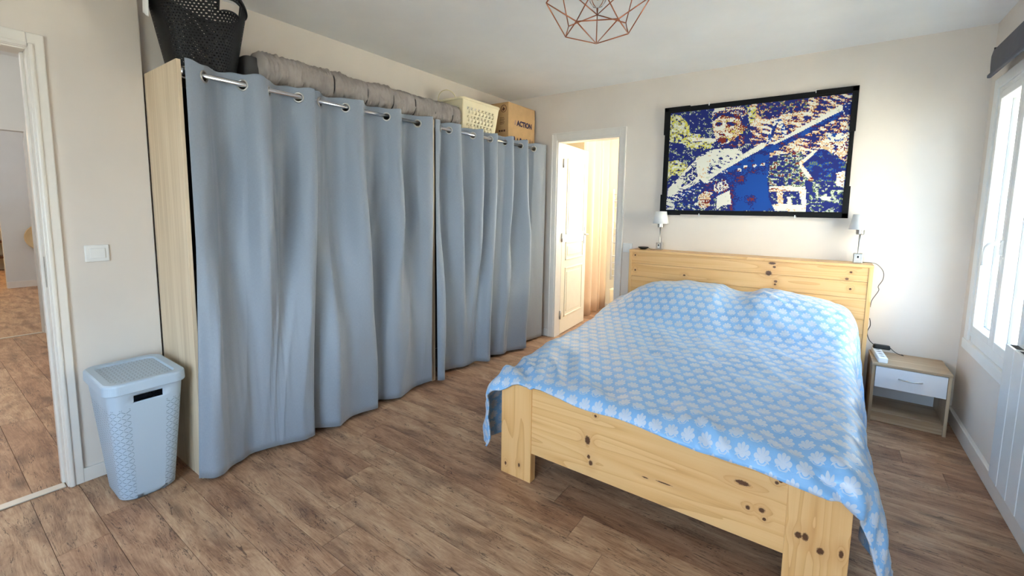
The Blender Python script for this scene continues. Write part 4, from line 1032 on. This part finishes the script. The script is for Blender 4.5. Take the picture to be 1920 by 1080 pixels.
# shirt
paint(poly([(140, 760), (150, 650), (230, 560), (320, 465), (400, 425), (520, 415), (560, 470), (430, 560), (300, 640), (210, 700), (180, 762)]), [('W', 66), ('L', 14), ('B', 20)], 26, 8, .5, .25)
paint(poly([(245, 560), (318, 500), (330, 560), (280, 610), (220, 640)]), [('B', 62), ('W', 28), ('G', 10)], 14, 6, .6)
paint(poly([(300, 480), (395, 445), (370, 520), (350, 590), (310, 600)]), [('W', 92), ('T', 8)])
paint(poly([(180, 700), (290, 640), (330, 620), (340, 660), (300, 770), (190, 770)]), [('B', 66), ('b', 12), ('G', 12), ('W', 10)], 12, 8)
paint(poly([(350, 620), (480, 590), (500, 690), (400, 690), (330, 700)]), [('B', 60), ('R', 20), ('b', 20)], 10, 8)
# head
paint(poly([(385, 235), (420, 215), (520, 225), (560, 300), (540, 370), (500, 420), (440, 410), (405, 375), (388, 310)]), [('W', 56), ('T', 22), ('R', 14), ('Y', 8)], 26, 14, .0, .3)
paint(poly([(500, 270), (550, 260), (555, 320), (520, 380), (470, 400), (500, 350)]), [('T', 40), ('R', 34), ('Y', 12), ('W', 14)], 9, 8, 0, .7)
paint(poly([(420, 245), (530, 240), (535, 275), (500, 262), (430, 268)]), [('T', 46), ('R', 36), ('W', 18)], 9, 7, 0, .7)
for pl in ([(402, 290), (420, 282), (442, 288), (440, 302), (412, 306)], [(462, 286), (490, 280), (515, 292), (500, 306), (470, 304)]): paint(poly(pl), [('B', 70), ('R', 30)])
paint(poly([(420, 345), (452, 345), (455, 357), (425, 358)]), [('R', 70), ('B', 30)])
paint(poly([(412, 374), (440, 368), (472, 374), (466, 392), (440, 402), (416, 392)]), [('R', 74), ('B', 26)])
paint(poly([(470, 400), (540, 345), (556, 360), (556, 410), (480, 425), (430, 430), (430, 405)]), [('B', 72), ('R', 18), ('T', 10)], 10, 8)
paint(poly([(545, 300), (572, 290), (570, 330), (552, 330)]), [('R', 62), ('T', 20), ('B', 18)])
# cap
paint(poly([(385, 262), (392, 225), (430, 196), (500, 190), (550, 200), (580, 250), (572, 300), (556, 300), (540, 255), (470, 235), (410, 240)]), [('B', 36), ('R', 16), ('T', 24), ('W', 24)], 26, 5, 0, .4)
paint(poly([(385, 270), (396, 246), (430, 234), (480, 234), (540, 252), (562, 300), (548, 306), (532, 270), (476, 252), (425, 252), (394, 280)]), [('B', 78), ('R', 22)])
paint(poly([(392, 232), (400, 205), (440, 194), (450, 215), (420, 226)]), [('W', 96), ('L', 4)])
paint(poly([(545, 255), (575, 240), (580, 290), (560, 310)]), [('B', 92), ('b', 8)])
# rifle: dark body, bright upper edge
paint(poly([(445, 545), (690, 430), (690, 500), (680, 590), (690, 700), (720, 765), (480, 768), (490, 640)]), [('b', 72), ('B', 24), ('R', 4)], 60, 50, 0, .25)
paint(poly([(420, 545), (700, 400), (1075, 215), (1085, 245), (800, 395), (700, 450), (560, 520), (450, 580)]), [('b', 55), ('B', 42), ('R', 3)], 40, 16, 0, .3)
paint(poly([(150, 700), (300, 620), (460, 520), (470, 560), (330, 640), (190, 712)]), [('B', 62), ('b', 20), ('W', 18)], 30, 7, .5, .3)
paint(poly([(330, 600), (470, 510), (650, 395), (675, 400), (660, 425), (560, 480), (440, 550), (345, 618)]), [('W', 88), ('L', 12)])
paint(poly([(690, 400), (760, 370), (780, 355), (1070, 190), (1078, 220), (960, 280), (790, 370), (720, 405)]), [('W', 92), ('L', 8)])
paint(poly([(670, 400), (690, 340), (720, 275), (748, 262), (770, 300), (782, 358), (760, 365), (752, 330), (738, 290), (718, 310), (705, 370), (690, 400)]), [('W', 55), ('b', 45)], 8, 6)
paint(poly([(690, 370), (712, 305), (735, 285), (720, 330), (708, 368)]), [('B', 80), ('b', 20)])
paint(poly([(1072, 190), (1130, 170), (1125, 240), (1090, 250)]), [('B', 82), ('b', 12), ('W', 6)])
for cx_, cy_ in ((530, 545), (563, 527), (610, 520), (655, 513)):
    paint(poly([(cx_-13, cy_+8), (cx_-8, cy_-8), (cx_+8, cy_-10), (cx_+14, cy_), (cx_+6, cy_+9)]), [('W', 60), ('R', 40)], 12, 10)
# hand and cuff
paint(poly([(312, 690), (345, 660), (392, 668), (375, 690), (382, 705), (372, 722), (378, 738), (350, 755), (318, 750)]), [('T', 36), ('W', 34), ('R', 30)], 30, 6)
paint(poly([(400, 620), (460, 600), (480, 640), (420, 668), (398, 660)]), [('W', 60), ('R', 14), ('B', 26)], 8, 7, 0, .6)
paint(poly([(410, 690), (480, 655), (490, 730), (440, 740), (412, 760)]), [('W', 97), ('L', 3)])
def lin_arr(a): a = a/255.; return np.where(a <= .04045, a/12.92, ((a+.055)/1.055)**2.4)
ya = YB-.024; V = []; 
xs_ = np.linspace(AX0-.002, AX1+.002, GW+1); zs_ = np.linspace(AZ1+.002, AZ0-.002, GH+1)
XX, ZZ = np.meshgrid(xs_, zs_); verts = np.stack([XX, np.full_like(XX, ya), ZZ], -1).reshape(-1, 3)
idx = np.arange((GW+1)*(GH+1)).reshape(GH+1, GW+1); F = np.stack([idx[:-1, :-1], idx[1:, :-1], idx[1:, 1:], idx[:-1, 1:]], -1).reshape(-1, 4)
me = bpy.data.meshes.new('mosaic'); me.from_pydata(verts.tolist(), [], F.tolist())
at = me.color_attributes.new('bead_colour', 'FLOAT_COLOR', 'CORNER')
cl = np.concatenate([lin_arr(img).reshape(-1, 3), np.ones((GW*GH, 1))], 1); at.data.foreach_set('color', np.repeat(cl, 4, axis=0).astype(np.float32).ravel())
mm = NM('bead_mosaic', .65, 0, None, .2); ca = mm.n('VertexColor'); ca.layer_name = 'bead_colour'; mm.base(ca.outputs[0])
mesh_obj('mosaic', me, mm.m, pc)
obj('backing_board', bx(AX0-.01, AX1+.01, YB-.0225, YB-.003, AZ0-.01, AZ1+.01), M['frame'], pc)
text('lettering', '-XVI-', .020, (-.385, ya-.001, 1.362), Matrix(((1, 0, 0), (0, 0, -1), (0, 1, 0))), M['ink'], pc, .0003, 1.2)

# ------------------------------------------------------------------ copper wire pendant lamp
CXp, CYp = -.742, 1.56
pn = thing('pendant_lamp', (CXp, CYp, ZC), 'copper wire geometric pendant lamp with clear bulb hanging from the ceiling', 'ceiling lamp')
A0 = math.atan2(1.555, -.742)
def pring(R_, z, off): return [Vector((CXp+R_*math.cos(A0+off+2*math.pi*k/5), CYp+R_*math.sin(A0+off+2*math.pi*k/5), z)) for k in range(5)]
p0, p1, p2 = pring(.122, 2.0, 0), pring(.192, 2.085, math.pi/5), pring(.150, 2.20, 0)
p3 = pring(.035, 2.315, math.pi/5)
p2[0] = Vector((CXp+.186*math.cos(A0), CYp+.186*math.sin(A0), 2.135))
edges = []
for k in range(5):
    edges += [(p0[k], p0[(k+1) % 5]), (p0[k], p1[k]), (p0[(k+1) % 5], p1[k]), (p1[k], p2[k]), (p1[k], p2[(k+1) % 5]), (p2[k], p2[(k+1) % 5]), (p2[k], p3[k]), (p2[(k+1) % 5], p3[k]), (p3[k], p3[(k+1) % 5])]
    
edges = [e for e in edges if not (e[0] is p0[0] and (e[1] is p1[0] or e[1] is p1[4]))]
edges += [(p0[0], p0[2]), (p0[0], p0[3]), (p0[0], p2[0])]
for a, b in edges: obj('wire', tube(B(), [a, b], .0022, 6), M['copper'], pn, smooth=True)
obj('socket_cup', lathe(B(), [(0, 2.335), (.022, 2.33), (.028, 2.31), (.024, 2.235), (0, 2.235)], (CXp, CYp), 20), M['copper'], pn, smooth=True)
gl = NM('bulb_glass', .05, 0, (245, 245, 240), .5); gl.p.inputs['Transmission Weight'].default_value = .95; gl.p.inputs['IOR'].default_value = 1.1
bl_ = obj('bulb', lathe(B(), [(0, 2.085), (.018, 2.089), (.029, 2.105), (.031, 2.125), (.025, 2.165), (.015, 2.20), (.013, 2.236)], (CXp, CYp), 20), gl.m, pn, smooth=True)
fm = plain('filament_brass', (190, 150, 90), .4, 1.0)
obj('filament', tube(B(), [(CXp, CYp, 2.236), (CXp, CYp, 2.11)], .003, 6), fm, bl_)
obj('cable', tube(B(), [(CXp, CYp, 2.335), (CXp, CYp, ZC-.02)], .003, 6), M['black'], pn)
obj('ceiling_rose', lathe(B(), [(0, ZC-.03), (.035, ZC-.028), (.05, ZC-.01), (.05, ZC)], (CXp, CYp), 24), M['copper'], pn, smooth=True)
